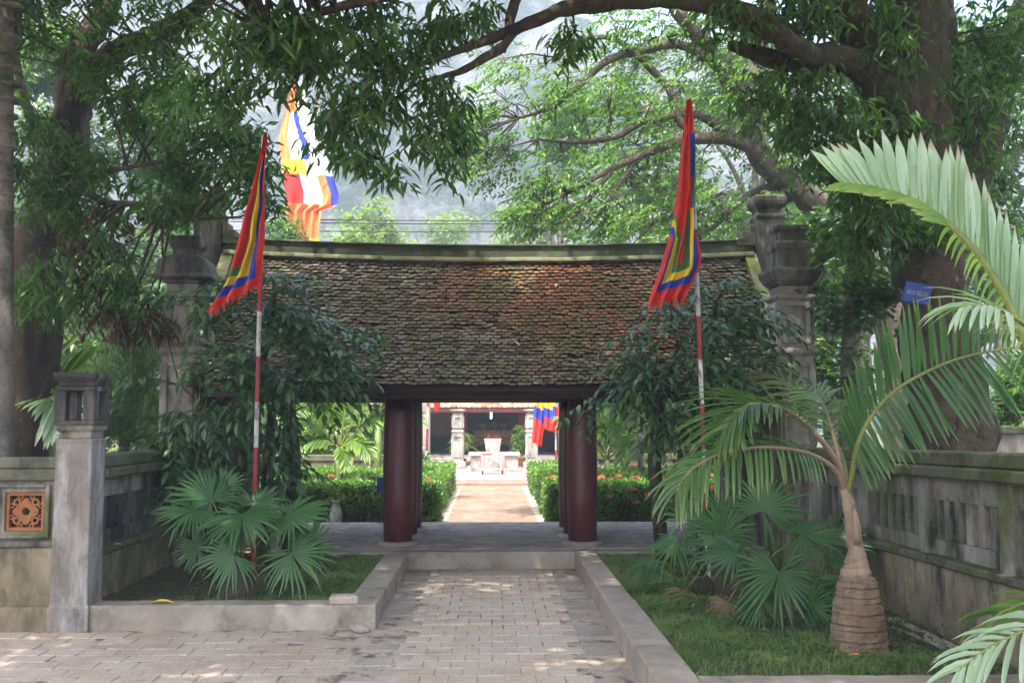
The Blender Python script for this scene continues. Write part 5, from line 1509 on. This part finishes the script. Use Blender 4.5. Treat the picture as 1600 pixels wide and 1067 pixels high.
fl = thing('fan_palm', 'young fan palm with drooping pleated leaves and fibrous stump in the left bed', 'palm', (-2.3, 9.35, .15))
st = P(375, 905, 9.35)
MB().lathe([(.175, .10), (.18, .2), (.165, .32), (.15, .40), (.11, .45), (.03, .47)], st.x, 9.35, 18, wob=.14).build('stump', M['fibre'], fl)
for k in range(13):
    a = random.uniform(-1.2, 3.9); b = Vector((st.x + .09 * math.cos(a), 9.35 - .09 * abs(math.sin(a)), .42))
    e = b + Vector((.16 * math.cos(a) * random.uniform(.5, 1.3), -.10 * random.random(), random.uniform(-.02, .13)))
    MB().tube([b, b.lerp(e, .5) + Vector((0, 0, .02)), e], [.010, .008, .006], 5).build('cut_stalk', M['petiole'], fl)
crown_l = Vector((st.x, 9.38, .46))
# hub px, py, depth ; tip direction in x, y, z ; upper face normal ; radius
for px, py, yy, td, nr, r in ((330, 775, 8.95, (-.5, -.1, .55), (.2, -.75, .5), .52), (305, 790, 8.75, (-.9, -.5, -.1), (-.1, -.5, .85), .50), (378, 798, 8.6, (.1, -.75, -.45), (0, -.65, .75), .52), (450, 797, 8.75, (.85, -.3, .05), (.1, -.6, .8), .50), (310, 852, 8.75, (-.7, -.3, .1), (.3, -.9, .2), .28), (365, 862, 8.62, (-.75, -.2, -.25), (.0, -.9, .35), .42), (455, 858, 8.7, (.6, -.4, -.6), (-.1, -.85, .45), .46), (480, 850, 8.8, (.6, -.1, .5), (0, -.9, .3), .36), (400, 780, 9.3, (.3, .5, .4), (0, -.6, .75), .42), (345, 755, 9.1, (.1, .2, .9), (0, -.85, .4), .33)):
    fan_leaf(fl, crown_l, P(px, py + 6, yy + .3), td, nr, r * .9, M['lf_fan'], split=.5, droop=random.uniform(.12, .36))

frp = thing('fan_palm', 'clump of dark green fan palms with star shaped leaves left of the bottle shaped palm', 'palm', (2.35, 8.9, .12))
c0 = Vector((2.3, 9.0, .35)); c1 = Vector((2.05, 9.6, .32)); c2 = Vector((2.75, 9.4, .35))
for c in (c0, c1, c2):
    MB().lathe([(.09, .08), (.095, .2), (.07, c.z - .04), (.02, c.z + .02)], c.x, c.y, 12, wob=.2).build('stump', M['fibre'], frp)
for c, px, py, yy, td, nr, r in ((c0, 1217, 893, 8.2, (-.15, -.45, -.75), (.05, -.8, .55), .56), (c2, 1192, 797, 9.2, (.45, -.1, .75), (-.15, -.9, .35), .52), (c0, 1255, 835, 8.9, (.8, -.3, .1), (0, -.55, .8), .46), (c0, 1150, 862, 8.5, (-.9, -.25, .12), (0, -.5, .85), .52), (c1, 1098, 812, 9.3, (-.85, -.3, .2), (0, -.6, .75), .50), (c1, 1125, 805, 9.4, (.75, -.1, .5), (.1, -.7, .65), .42), (c1, 1058, 845, 9.2, (-.65, -.55, -.55), (-.3, -.5, .8), .38), (c0, 1130, 838, 9.0, (.1, -.1, .9), (0, -.95, .2), .46), (c0, 1190, 940, 8.2, (-.3, -.5, -.7), (0, -.85, .4), .34), (c0, 1262, 950, 8.15, (.35, -.4, .25), (.1, -.9, .3), .36), (c2, 1300, 850, 9.1, (.9, -.1, .35), (0, -.6, .8), .48), (c0, 1320, 900, 8.5, (.8, -.4, -.4), (.2, -.6, .75), .42), (c0, 1285, 915, 8.5, (.3, -.6, -.5), (0, -.75, .6), .36), (c1, 1010, 880, 9.3, (-.5, -.4, -.6), (-.4, -.4, .8), .26)):
    fan_leaf(frp, c, P(px, py, yy), td, nr, r, M['lf_fan'], split=.44, droop=random.uniform(.12, .36))

for c_, dx, dy in ((c0, -.4, -.45), (c0, .35, -.4), (c1, -.35, -.3)):
    fan_leaf(frp, c_, c_ + Vector((dx * .7, dy, -.08)), (dx, -.3, -.7), (0, -.8, .4), .28, M['lf_straw'], n=22, spread=180, droop=.5, rmat=M['petiole'])

# pleated palm behind the front wall at left
pl_p = thing('pleated_palm', 'bright green palm with broad split leaves behind the front wall at left', 'palm', (-5.9, 13.6, 0))
MB().tube([Vector((-5.95, 13.6, 0)), Vector((-5.93, 13.6, 1.6))], [.10, .08], 10).build('trunk', M['green_stem'], pl_p, smooth=True)
hb = Vector((-5.93, 13.6, 1.6))
for pts, up, mat in (([hb, P(52, 640, 13.5), P(40, 590, 13.4), P(22, 540, 13.3)], (.9, -.4, .1), M['lf_areca']), ([hb, P(62, 640, 13.4), P(90, 600, 13.2), P(125, 575, 13.1)], (-.5, -.5, .6), M['lf_areca']), ([hb, P(60, 635, 13.3), P(80, 625, 12.9), P(90, 660, 12.7)], (0, -.5, .8), M['lf_pale_palm']), ([hb, P(45, 640, 13.7), P(0, 610, 13.8), P(-50, 620, 13.9)], (0, -.4, .9), M['lf_areca']), ([hb, P(58, 630, 13.8), P(70, 580, 14), P(72, 530, 14.2)], (.3, -.8, .3), M['lf_areca'])):
    frond(pl_p, pts, (.02, .006), 15, .62, .085, up, mat, False, start=.3, droop=.3, fwd=.9)


def areca(label, x, y, zt, fr_, r0=.075, mat=None, trunk=None, ww=.06):
    t = thing('areca_palm', label, 'palm', (x, y, CZ))
    MB().tube([Vector((x, y, CZ - .05)), Vector((x + .01, y, zt * .55)), Vector((x, y, zt))], [r0 * 1.1, r0, r0 * .9], 12).build('trunk', trunk or M['green_stem'], t, smooth=True)
    for dx, dy, dz, L, up in fr_:
        b = Vector((x, y, zt - .02)); e = b + Vector((dx, dy, dz)) * L
        m1 = b.lerp(e, .35) + Vector((0, 0, .16 * L)); m2 = b.lerp(e, .7) + Vector((0, 0, .17 * L))
        frond(t, [b, m1, m2, e], (.02, .004), 18, .42 * L, ww, up, mat or M['lf_areca'], False, start=.25, droop=.5, fwd=.8)
    return t


areca('sunlit areca palm with green trunk rising from the left flower bed', P(531, 690, 18.2).x, 18.2, 1.32, [(-1, -.2, .5, 1.0, (0, -.5, .8)), (-.5, -.3, .9, 1.0, (0, -.6, .6)), (.15, .2, 1, 1.0, (0, -.9, .2)), (.7, -.2, .85, 1.15, (-.3, -.5, .7)), (1, -.3, .45, 1.1, (0, -.5, .8)), (.7, -.6, -.1, .85, (0, -.6, .7)), (.25, -.7, -.4, .7, (0, -.8, .5)), (-.8, -.4, .0, .8, (0, -.6, .7)), (-.2, .5, .9, 1.0, (0, -.5, .8))])
areca('taller areca palm behind the sunlit one at left of the columns', P(590, 690, 21.5).x, 21.5, 1.7, [(-1, 0, .5, 1.3, (0, -.5, .8)), (1, 0, .7, 1.4, (0, -.5, .8)), (.2, .2, 1, 1.4, (0, -.9, .2)), (-.6, -.2, .9, 1.3, (0, -.5, .8)), (.8, -.4, .1, 1.1, (0, -.5, .8)), (-.7, -.4, 0, 1.1, (0, -.5, .8))])
areca('grey trunked palm with drooping yellowish fronds right of the columns', P(1000, 690, 19.5).x, 19.5, 1.55, [(-1, -.3, -.15, 1.15, (0, -.6, .7)), (-.7, -.3, .5, 1.0, (0, -.5, .8)), (.8, -.2, .6, 1.1, (0, -.5, .8)), (.1, .2, 1, 1.1, (0, -.9, .2)), (-.55, -.5, -.7, .8, (0, -.8, .4)), (.9, -.3, .0, 1.0, (0, -.5, .8))], .06, trunk=M['bark_grey'])
areca('bushy yellow green palm close beside the right columns', P(948, 690, 20.5).x, 20.5, 1.0, [(-.3, -.1, 1, 1.2, (0, -.9, .2)), (.5, -.1, 1, 1.2, (0, -.8, .4)), (-.8, -.2, .7, 1.1, (0, -.5, .8)), (.9, -.2, .5, 1.0, (0, -.5, .8)), (.2, -.5, .7, 1.0, (0, -.6, .7)), (-.7, -.5, .2, .9, (0, -.5, .8))], .05)
gt = thing('slender_tree', 'slender mossy green trunk among the orange flowers right of the columns', 'tree', (P(1020, 690, 18.4).x, 18.4, CZ))
gx = P(1020, 690, 18.4).x
MB().tube([Vector((gx, 18.4, CZ - .05)), Vector((gx - .02, 18.4, 1.2)), Vector((gx + .05, 18.4, 2.4))], [.09, .075, .05], 10, wob=.1).build('trunk', stone_mat('green_mossy_trunk', (.05, .075, .025), bstr=.8), gt, smooth=True)
c_ = blob_points([(np.array([gx, 18.4, 2.5]), np.array([.7, .6, .5]), 60)]); a_ = whorl(c_, 9, .14, .4); scatter('crown', leaf2(.4), *a_[:4], M['lf_tree'], gt, a_[4])['kind'] = 'stuff'

# potted plants by the temple
def strap_plant(label, x, y, z, n, L):
    t = thing('strap_leaf_plant', label, 'plant', (x, y, z))
    MB().lathe([(.10, z + .002), (.13, z + .02), (.16, z + .26), (.18, z + .28), (.15, z + .28), (.13, z + .24)], x, y, 14).build('pot', M['terracotta'], t, smooth=True)
    MB().tube([Vector((x, y, z + .2)), Vector((x, y, z + 1.0))], .025, 7).build('stem', M['bark_grey'], t)
    V, F, T = [], [], []
    for k in range(n):
        a = random.random() * 6.28; e = random.uniform(.1, 1.0)
        v, f = strip_leaflet((x, y, z + random.uniform(.5, 1.15)), Vector((math.cos(a), math.sin(a), e)), Vector((0, 0, 1)), L * random.uniform(.7, 1.1), .06, 1.4)
        b = len(V); V += v; F += [tuple(b + j for j in q) for q in f]; T += [random.random()] * len(v)
    nmesh('leaf', V, F, M['lf_areca'], t, T)['kind'] = 'stuff'


strap_plant('potted plant with arching strap leaves behind the left stone pillar', -.95, 33.7, .25, 46, .65)
pb = thing('potted_bush', 'small leafy bush in a terracotta pot beside the right stone pillar', 'plant', (1.05, 33.2, .25))
MB().lathe([(.13, .252), (.15, .28), (.19, .55), (.21, .57), (.18, .57), (.15, .5)], 1.05, 33.2, 14).build('pot', M['terracotta'], pb, smooth=True)
MB().tube([Vector((1.05, 33.2, .5)), Vector((1.05, 33.2, 1.2))], .02, 7).build('stem', M['bark_grey'], pb)
c_ = blob_points([(np.array([1.05, 33.2, 1.15]), np.array([.3, .3, .48]), 130)], 2, -.4); a_ = whorl(c_, 9, .10, .1); scatter('leaf', leaf2(.45), *a_[:4], M['lf_bright'], pb, a_[4])['kind'] = 'stuff'

# ================================================================== GRASS AND WEEDS
def grass(name, n, x0, x1, y0, y1, dens, h=(.03, .07)):
    pts = []
    while len(pts) < n:
        x, y = random.uniform(x0, x1), random.uniform(y0, y1)
        if random.random() < dens(x, y): pts.append((x, y, .155 + .05 * nz(x, y, 1.6 if x < 0 else 1.3) + .02 * nz(x, y, 6)))
    p = np.array(pts); k = len(p)
    d = rng.normal(size=(k, 3)) * .55 + np.array([0, 0, 1.0])
    v = np.array([(-.09, 0, 0), (.09, 0, 0), (.04, .6, .05), (0, 1, .18)]); f = np.array([(0, 1, 2), (0, 2, 3)])
    s = h[0] + (h[1] - h[0]) * rng.random(k)
    t = np.clip(np.array([.45 + .5 * nz(a, b, 1.9, 5) for a, b, _ in pts]) + rng.normal(size=k) * .2, 0, 1)
    tag(scatter(name, (v, f), p, d, rand_dirs(k), s, M['lf_grass'], None, t), kind='stuff')


def d_right(x, y):
    q = .95 if x < 2.0 + .45 * nz(x, y, .9) or y < 7.4 + .5 * nz(x, y, 1.1) else .05
    if x > 3.2 and y < 8: q *= .4
    return q * (.12 + 1.0 * max(0, nz(x, y, 2.2, 2) + .3))


def d_left(x, y):
    q = .9 if y < 9.4 + .2 * nz(x, y, 1.5) or x > -1.7 else .05
    return q * (.5 + .6 * max(0, nz(x, y, 3, 2) + .4))


grass('grass', 50000, 1.305, 3.48, 6.39, 12.3, d_right, (.025, .065))
grass('grass', 24000, -3.48, -1.29, 9.12, 12.3, d_left, (.025, .06))


def litter(n, x0, x1, y0, y1):
    pts = [(random.uniform(x0, x1), random.uniform(y0, y1)) for _ in range(n)]
    p = np.array([(x, y, .185 + .05 * nz(x, y, 1.6 if x < 0 else 1.3) + .02 * nz(x, y, 6)) for x, y in pts])
    d = rng.normal(size=(n, 3)) * np.array([1, 1, .25])
    tag(scatter('leaf_litter', leaf2(.4, .12, .1), p, d, np.tile((0, 0, 1.), (n, 1)) + rng.normal(size=(n, 3)) * .3, .02 + .05 * rng.random(n) ** 2, leaf_mat('litter', [(.12, .07, .04), (.22, .14, .08), (.34, .25, .15), (.16, .12, .06)], .8, .1, .1)), kind='stuff')


litter(700, 1.35, 3.45, 6.6, 12.2)
litter(300, -3.45, -1.3, 9.2, 12.2)


def weeds(x0, x1, y0, y1, n, label):
    c = np.stack([rng.uniform(x0, x1, n), rng.uniform(y0, y1, n), np.full(n, .17)], 1)
    P_, D_, S_ = [], [], []
    for q in c:
        hh = .02 + .13 * random.random() ** 2.5
        for k in range(random.randint(5, 12)):
            u = random.random(); a = random.random() * 6.28
            P_.append(q + np.array([random.gauss(0, .012), random.gauss(0, .012), hh * u])); D_.append((math.cos(a), math.sin(a), .5)); S_.append(random.uniform(.018, .045))
    P_, D_, S_ = np.array(P_), np.array(D_), np.array(S_)
    tag(scatter('weeds', leaf2(.55, .06, .1), P_, D_, np.tile((0, 0, 1.), (len(P_), 1)), S_, M['lf_tree']), kind='stuff')


weeds(1.36, 3.4, 6.45, 8.2, 420, '')
weeds(1.36, 2.1, 8.2, 11.5, 220, '')
weeds(-3.4, -1.33, 9.15, 11, 420, '')
# ================================================================== FLAGS
def crom(v, keys):
    """piecewise linear along keyed list [(v, x, y)]"""
    for (a, xa, ya), (b, xb, yb) in zip(keys, keys[1:]):
        if v <= b:
            t = (v - a) / (b - a); return xa + (xb - xa) * t, ya + (yb - ya) * t
    return keys[-1][1:]


def cloth(parent, Lk, Rk, y, color, pleat=.05, nu=26, nv=64, k=2.5, fringe=True, ph=0.0):
    V, F, Mi = [], [], []
    for j in range(nv + 1):
        v = j / nv
        lx, ly = crom(v, Lk); rx, ry = crom(v, Rk)
        for i in range(nu + 1):
            u = i / nu
            p = P(lx + (rx - lx) * u, ly + (ry - ly) * u, y)
            p.y += pleat * (.3 + 1.1 * v) * math.sin(2 * math.pi * (k + .7 * v) * u + ph + 2.6 * v) + pleat * .7 * math.sin(9 * v + 3 * u) + pleat * .35 * mnoise.noise(Vector((u * 6, v * 14, ph)))
            p.x += pleat * .35 * mnoise.noise(Vector((u * 2, v * 7, ph + 3))) * (u + .2)
            V.append(p)
    for j in range(nv):
        for i in range(nu):
            a = j * (nu + 1) + i
            F.append((a, a + 1, a + nu + 2, a + nu + 1)); Mi.append(color((i + .5) / nu, (j + .5) / nv))
    fl = nmesh('flag_cloth', V, F, FLAG, parent, smooth=True, midx=Mi)
    if fringe:
        m = MB()
        b0 = nv * (nu + 1)
        for i in range(0, nu, 2):
            a, c = Vector(V[b0 + i]), Vector(V[b0 + min(nu, i + 2)])
            L = random.uniform(.05, .14)
            mid = (a + c) / 2 + Vector((random.uniform(-.03, .03), random.uniform(-.03, .01), -L))
            q = (a + c) / 2 + Vector((0, -.012, -L * .4))
            m.add([a, c, mid, q], [(0, 3, 2), (3, 1, 2), (0, 1, 3)])
        m.build('fringe', FLAG[0], fl)
    return fl


def striped_pole(parent, pts, r, seg, start_white=False):
    """pole painted in red and white lengths: one part per length"""
    tot = sum((Vector(b) - Vector(a)).length for a, b in zip(pts, pts[1:]))
    A, B = Vector(pts[0]), Vector(pts[-1])
    n = max(1, round(tot / seg))
    for i in range(n):
        a, b = A.lerp(B, i / n), A.lerp(B, (i + 1) / n)
        MB().tube([a, b], [r, r], 12).build('pole', M['white_paint'] if (i % 2 == 0) == start_white else M['red_paint'], parent, smooth=False)


f1 = thing('flagpole', 'left festival flag hanging limp from a red and white pole beside the bell capped pillar', 'flag', (P(397, 800, 10.5).x, 10.5, .12))
striped_pole(f1, [Vector((P(397, 800, 10.5).x, 10.5, .1)), P(412, 212, 10.5)], .025, .46)


def col1(u, v):
    e = min((1 - u), (1 - v) * 2.6 - .02)
    if v < .16: return 0
    return 0 if e < .16 else 1 if e < .34 else 2 if e < .52 else 3 if e < .62 else 0


cloth(f1, [(0, 413, 206), (.16, 403, 246), (.4, 388, 312), (.62, 370, 382), (.8, 350, 440), (1, 322, 486)], [(0, 417, 206), (.2, 416, 262), (.45, 413, 330), (.75, 410, 395), (1, 412, 440)], 10.42, col1, .05)
f2 = thing('flagpole', 'right festival flag hanging limp from its tall pole against the green trees', 'flag', (P(1106, 800, 10.6).x, 10.6, .12))
striped_pole(f2, [Vector((P(1106, 800, 10.6).x, 10.6, .1)), P(1078, 160, 10.6)], .025, .46, True)


def col2(u, v):
    if v < .15: return 0
    e = min((1 - u) * 1.0 + .12, (1 - v) * 2.6 - .02, u * 1.2 + max(0, .62 - v) * 4)
    if v > .12 and u > .62 and v < .5:
        e = (1 - u) * 1.5 + (.0 if v < .35 else .22)
        return 1 if e < .42 else 0 if e > .55 else 3
    return 0 if e < .14 else 1 if e < .27 else 2 if e < .40 else 3 if e < .50 else 0


cloth(f2, [(0, 1073, 154), (.2, 1066, 230), (.4, 1058, 300), (.6, 1046, 370), (.8, 1030, 425), (1, 1012, 474)], [(0, 1080, 154), (.2, 1084, 225), (.45, 1089, 310), (.7, 1093, 375), (.85, 1093, 415), (1, 1070, 462)], 10.5, col2, .06, ph=1.0)

f3 = thing('tall_flag', 'tall tiered orange and white flag far behind the left end of the roof', 'flag', (P(497, 400, 32).x, 32, CZ))
MB().tube([Vector((P(500, 400, 32).x, 32.15, 0)), P(497, 90, 32.15)], [.07, .04], 10).build('pole', M['bark_grey'], f3, smooth=True)


def col3(u, v):
    if v < .16: return 5 if u < .5 else 4
    if v < .42: return 5 if u < .22 else 1 if .42 < u + .1 * math.sin(14 * v) < .58 else 4
    if v < .50: return 2 if u < .5 else 4
    if v < .66: return 1 if u > .84 else 5 if u > .68 else 4 if u > .36 else 0
    return 5 if u < .72 else 2 if v > .85 else 5


cloth(f3, [(0, 455, 128), (.3, 434, 215), (.6, 446, 300), (1, 440, 420)], [(0, 470, 128), (.2, 490, 190), (.42, 512, 250), (.60, 530, 305), (.66, 528, 322), (.70, 502, 330), (1, 498, 420)], 32, col3, .09, nu=40, fringe=False, k=4)

f4 = thing('flagpole', 'small red pennant tip on a striped pole left of the temple front', 'flag', (P(667, 720, 30.5).x, 30.5, .25))
striped_pole(f4, [Vector((P(666, 735, 30.5).x, 30.5, .25)), P(673, 470, 30.5)], .035, .62, True)
cloth(f4, [(0, 676, 480), (.5, 675, 560), (.85, 676, 625), (1, 679, 640)], [(0, 680, 480), (.5, 690, 560), (.85, 690, 620), (1, 688, 634)], 30.4, lambda u, v: 0 if v > .7 else (0 if 1 - u < .2 else 1 if 1 - u < .4 else 2), .05)
f5 = thing('flagpole', 'two fold multicoloured flag hanging beside the right stone pillar', 'flag', (P(868, 725, 30).x, 30, .25))
striped_pole(f5, [Vector((P(869, 730, 30).x, 30, .25)), P(866, 460, 30)], .03, .7)
cloth(f5, [(0, 856, 470), (.6, 838, 590), (.85, 834, 650), (1, 831, 690)], [(0, 866, 470), (.6, 850, 590), (.85, 852, 650), (1, 846, 694)], 30.05, lambda u, v: (lambda e: 0 if e < .28 else 1 if e < .42 else 2 if e < .56 else 3 if e < .66 else 0)((1 - v) * 1.9 + .08 * u), .06, k=1.5)
cloth(f5, [(0, 860, 470), (.6, 846, 590), (.85, 850, 640), (1, 851, 668)], [(0, 868, 470), (.6, 873, 590), (.85, 874, 650), (1, 869, 672)], 29.9, lambda u, v: (lambda e: 0 if e < .22 else 1 if e < .38 else 2 if e < .56 else 3 if e < .66 else 0)(min((1 - v) * 2.2, (1 - u) * .9 + .3 * (v < .8), 1)), .06, k=1.5)

# ================================================================== SIGN ON THE TREE
sp = P(1433, 458, 10.45)
sgn = thing('tree_sign', 'tilted blue sign with white lettering fixed to the massive trunk', 'sign', tuple(sp))
bd = MB().box(-.135, .135, -.006, .006, -.105, .105).build('board', M['blue_sign'], None, bevel=.003)
bd.parent = sgn
cu = bpy.data.curves.new('sign_lettering', 'FONT'); cu.body = 'KHÔNG TRÈO CÂY'; cu.align_x = 'CENTER'; cu.align_y = 'CENTER'; cu.size = .052
tmp = bpy.data.objects.new('sign_lettering', cu); COL.objects.link(tmp)
bpy.context.view_layer.update()
me = bpy.data.meshes.new_from_object(tmp.evaluated_get(bpy.context.evaluated_depsgraph_get()))
bpy.data.objects.remove(tmp)
xs = [v.co.x for v in me.vertices]; wd = max(xs) - min(xs)
for v in me.vertices: v.co = Vector((v.co.x * .215 / wd, -.0085, v.co.y * 1.25 - .004))
me.materials.clear(); me.materials.append(M['white_paint'])
lt_ = bpy.data.objects.new('lettering', me); COL.objects.link(lt_); lt_.parent = bd
sgn.rotation_euler = (R(6), R(13), R(-18))
bk = MB().box(-.01, .01, .008, .10, -.02, .02).build('bracket', M['metal_grey'], None); bk.parent = sgn

# ================================================================== SMALL LOOSE THINGS
lb = MB().add([(v.co.x, v.co.y, v.co.z) for v in brick_mesh(.24, .17, .062, 55, .012).vertices], [tuple(p.vertices) for p in brick_mesh(.24, .17, .062, 55, .012).polygons]).build('loose_brick', [M['paver']])
q = P(531, 934, 8.72); lb.location = (q.x, 8.95, .27); lb.rotation_euler = (0, 0, R(8))
tag(lb, 'single loose brick lying on the corner of the left kerb', 'brick')
rb = bpy.data.meshes.new('rubble')
bmm = bmesh.new(); bmesh.ops.create_icosphere(bmm, subdivisions=2, radius=.07)
for v in bmm.verts: v.co = Vector((v.co.x * 1.3, v.co.y * .8, v.co.z * .55)) * (1 + .35 * mnoise.noise(v.co * 14))
bmm.to_mesh(rb); bmm.free(); rb.materials.append(M['edge_stone'])
o = link_mesh('rubble', rb); o.location = (-1.12, 8.72, .025); tag(o, 'dark lump of broken concrete at the foot of the left kerb corner', 'rubble')
pp_ = MB().tube([P(1395, 980, 7.95), P(1420, 990, 7.7), P(1452, 1003, 7.4), P(1488, 1018, 7.1)], .014, 8).build('water_pipe', [M['metal_grey']], smooth=True)
for v in pp_.data.vertices: v.co.z = max(v.co.z, .12)
tag(pp_, 'grey plastic water pipe lying at the foot of the right wall', 'pipe')
pm = MB().box(3.30, 3.42, 6.2, 8.4, .08, .17).build('wall_footing', [M['edge_stone']], bevel=.02)
tag(pm, kind='structure')


def fallen_leaf(label, loc, L, col, rz, group=None, tilt=(0, 0)):
    me = bpy.data.meshes.new('fallen_leaf')
    V, F = leaf6(.42, .10, .06)
    me.from_pydata([tuple(v * L) for v in V], [], [tuple(f) for f in F]); me.materials.append(col)
    o = link_mesh('fallen_leaf', me); o.location = loc; o.rotation_euler = (tilt[0], tilt[1], rz)
    return tag(o, label, 'leaf', group)


yl, bl, pl2 = plain('yellow_leaf', (.55, .42, .08), .6, .2, 20), plain('brown_leaf', (.20, .10, .04), .6, .2, 20), plain('pale_dry_leaf', (.42, .36, .26), .7, .2, 20)
q = P(220, 934, 8.7); fallen_leaf('long yellow fallen leaf on the front left kerb', (q.x, 8.92, .214), .22, yl, R(-80))
q = P(163, 840, 9.4); fallen_leaf('small yellow leaf lodged on the blackened wall ledge', (-3.46, 9.3, .672), .10, yl, R(-70))
q = P(388, 995, 8.0); fallen_leaf('small green yellow leaf on the brick pavement below the left kerb', (q.x, 8.1, .008), .10, plain('greenish_leaf', (.25, .33, .06), .6, .2, 20), R(30))
q = P(72, 1053, 7.0); fallen_leaf('orange brown leaf on the pavement near the lower left corner', (q.x, 7.0, .008), .09, bl, R(60))
q = P(1000, 985, 7.6); fallen_leaf('small orange leaf on top of the right kerb', (1.17, 7.6, .214), .07, plain('orange_leaf', (.45, .20, .05), .6, .2, 20), R(140))
q = P(1335, 1046, 6.9); fallen_leaf('curled orange leaf on the grass before the bottle shaped palm', (q.x, 6.75, .235), .09, plain('orange_leaf', (.45, .20, .05), .6, .2, 20), R(70))
for px, py, lb_ in ((640, 966, 'brown leaf at the left end of the raised brick edge across the path'), (735, 1000, 'brown leaf lying mid path on the near bricks'), (885, 905, 'brown leaf on the path close to the right kerb, near the platform'), (845, 891, 'brown leaf at the foot of the platform step, right of the middle'), (690, 893, 'brown leaf at the foot of the platform step, left of the middle'), (150, 1000, 'brown leaf on the pavement below the lantern topped post'), (300, 1040, 'brown leaf low on the left pavement, mid way along the front kerb'), (940, 1060, 'brown leaf on the grey edge stones by the right kerb, nearest the viewer')):
    d = 1.8 * FPX / (py - 657); q = P(px, py, d)
    fallen_leaf(lb_, (q.x, d, .026 if d > 8.9 else .008), .05, bl, random.random() * 6.28, 'dry leaves on the paving')
for px, py, L, lb_ in ((795, 472, .13, 'long pale leaf in the upper middle of the tiled roof'), (722, 488, .08, 'small pale leaf left of the long one in the upper middle of the roof'), (812, 553, .14, 'largest pale leaf low in the middle of the tiled roof'), (718, 542, .07, 'small pale leaf low on the roof, left of the middle'), (868, 457, .10, 'pale leaf on the orange patch of roof tiles near the ridge'), (905, 515, .09, 'pale leaf at the lower edge of the orange tile patch'), (857, 565, .13, 'broad pale leaf near the eave, above the right columns'), (656, 588, .12, 'pale leaf lying just above the eave over the left columns'), (952, 552, .08, 'pale leaf on the roof beside the right shrub'), (605, 500, .08, 'pale leaf on the dark left half of the tiled roof')):
    v = (607 - py) / 205; y_, z_ = slope(v); q = P(px, py, y_)
    fallen_leaf(lb_, (q.x, y_ - .02, z_ + .10 + sag(q.x)), L, pl2, random.random() * 6.28, 'dry leaves on the roof', (R(42), 0))

# thin twigs fallen on the roof
for px, py, a, lb_ in ((690, 460, .6, 'thin dry twig on the upper left of the tiled roof'), (660, 540, 2.0, 'thin dry twig low on the left half of the roof'), (870, 597, .3, 'thin dry twig at the eave above the right columns'), (780, 510, 1.2, 'thin dry twig in the middle of the tiled roof')):
    v = (607 - py) / 205; y_, z_ = slope(v); q = P(px, py, y_)
    e = Vector((math.cos(a) * .16, math.sin(a) * .10, math.sin(a) * .10))
    tag(MB().tube([Vector((q.x, y_ - .03, z_ + .085)), Vector((q.x, y_ - .03, z_ + .10)) + e * .5, Vector((q.x, y_ - .03, z_ + .085)) + e], .005, 4).build('fallen_twig', [M['petiole']]), lb_, 'twig', 'twigs on the roof')

# ================================================================== HAZE
hz = MB().box(-320, 320, -60, 345, -2.2, 170).build('haze', [])
hm = bpy.data.materials.new('haze'); hm.use_nodes = True
hn = hm.node_tree; hn.nodes.clear()
ho = hn.nodes.new('ShaderNodeOutputMaterial'); hv = hn.nodes.new('ShaderNodeVolumePrincipled')
hv.inputs['Color'].default_value = (.70, .83, 1.0, 1); hv.inputs['Density'].default_value = .0016; hv.inputs['Anisotropy'].default_value = .2
hn.links.new(hv.outputs[0], ho.inputs['Volume'])
hz.data.materials.append(hm); tag(hz, kind='stuff')
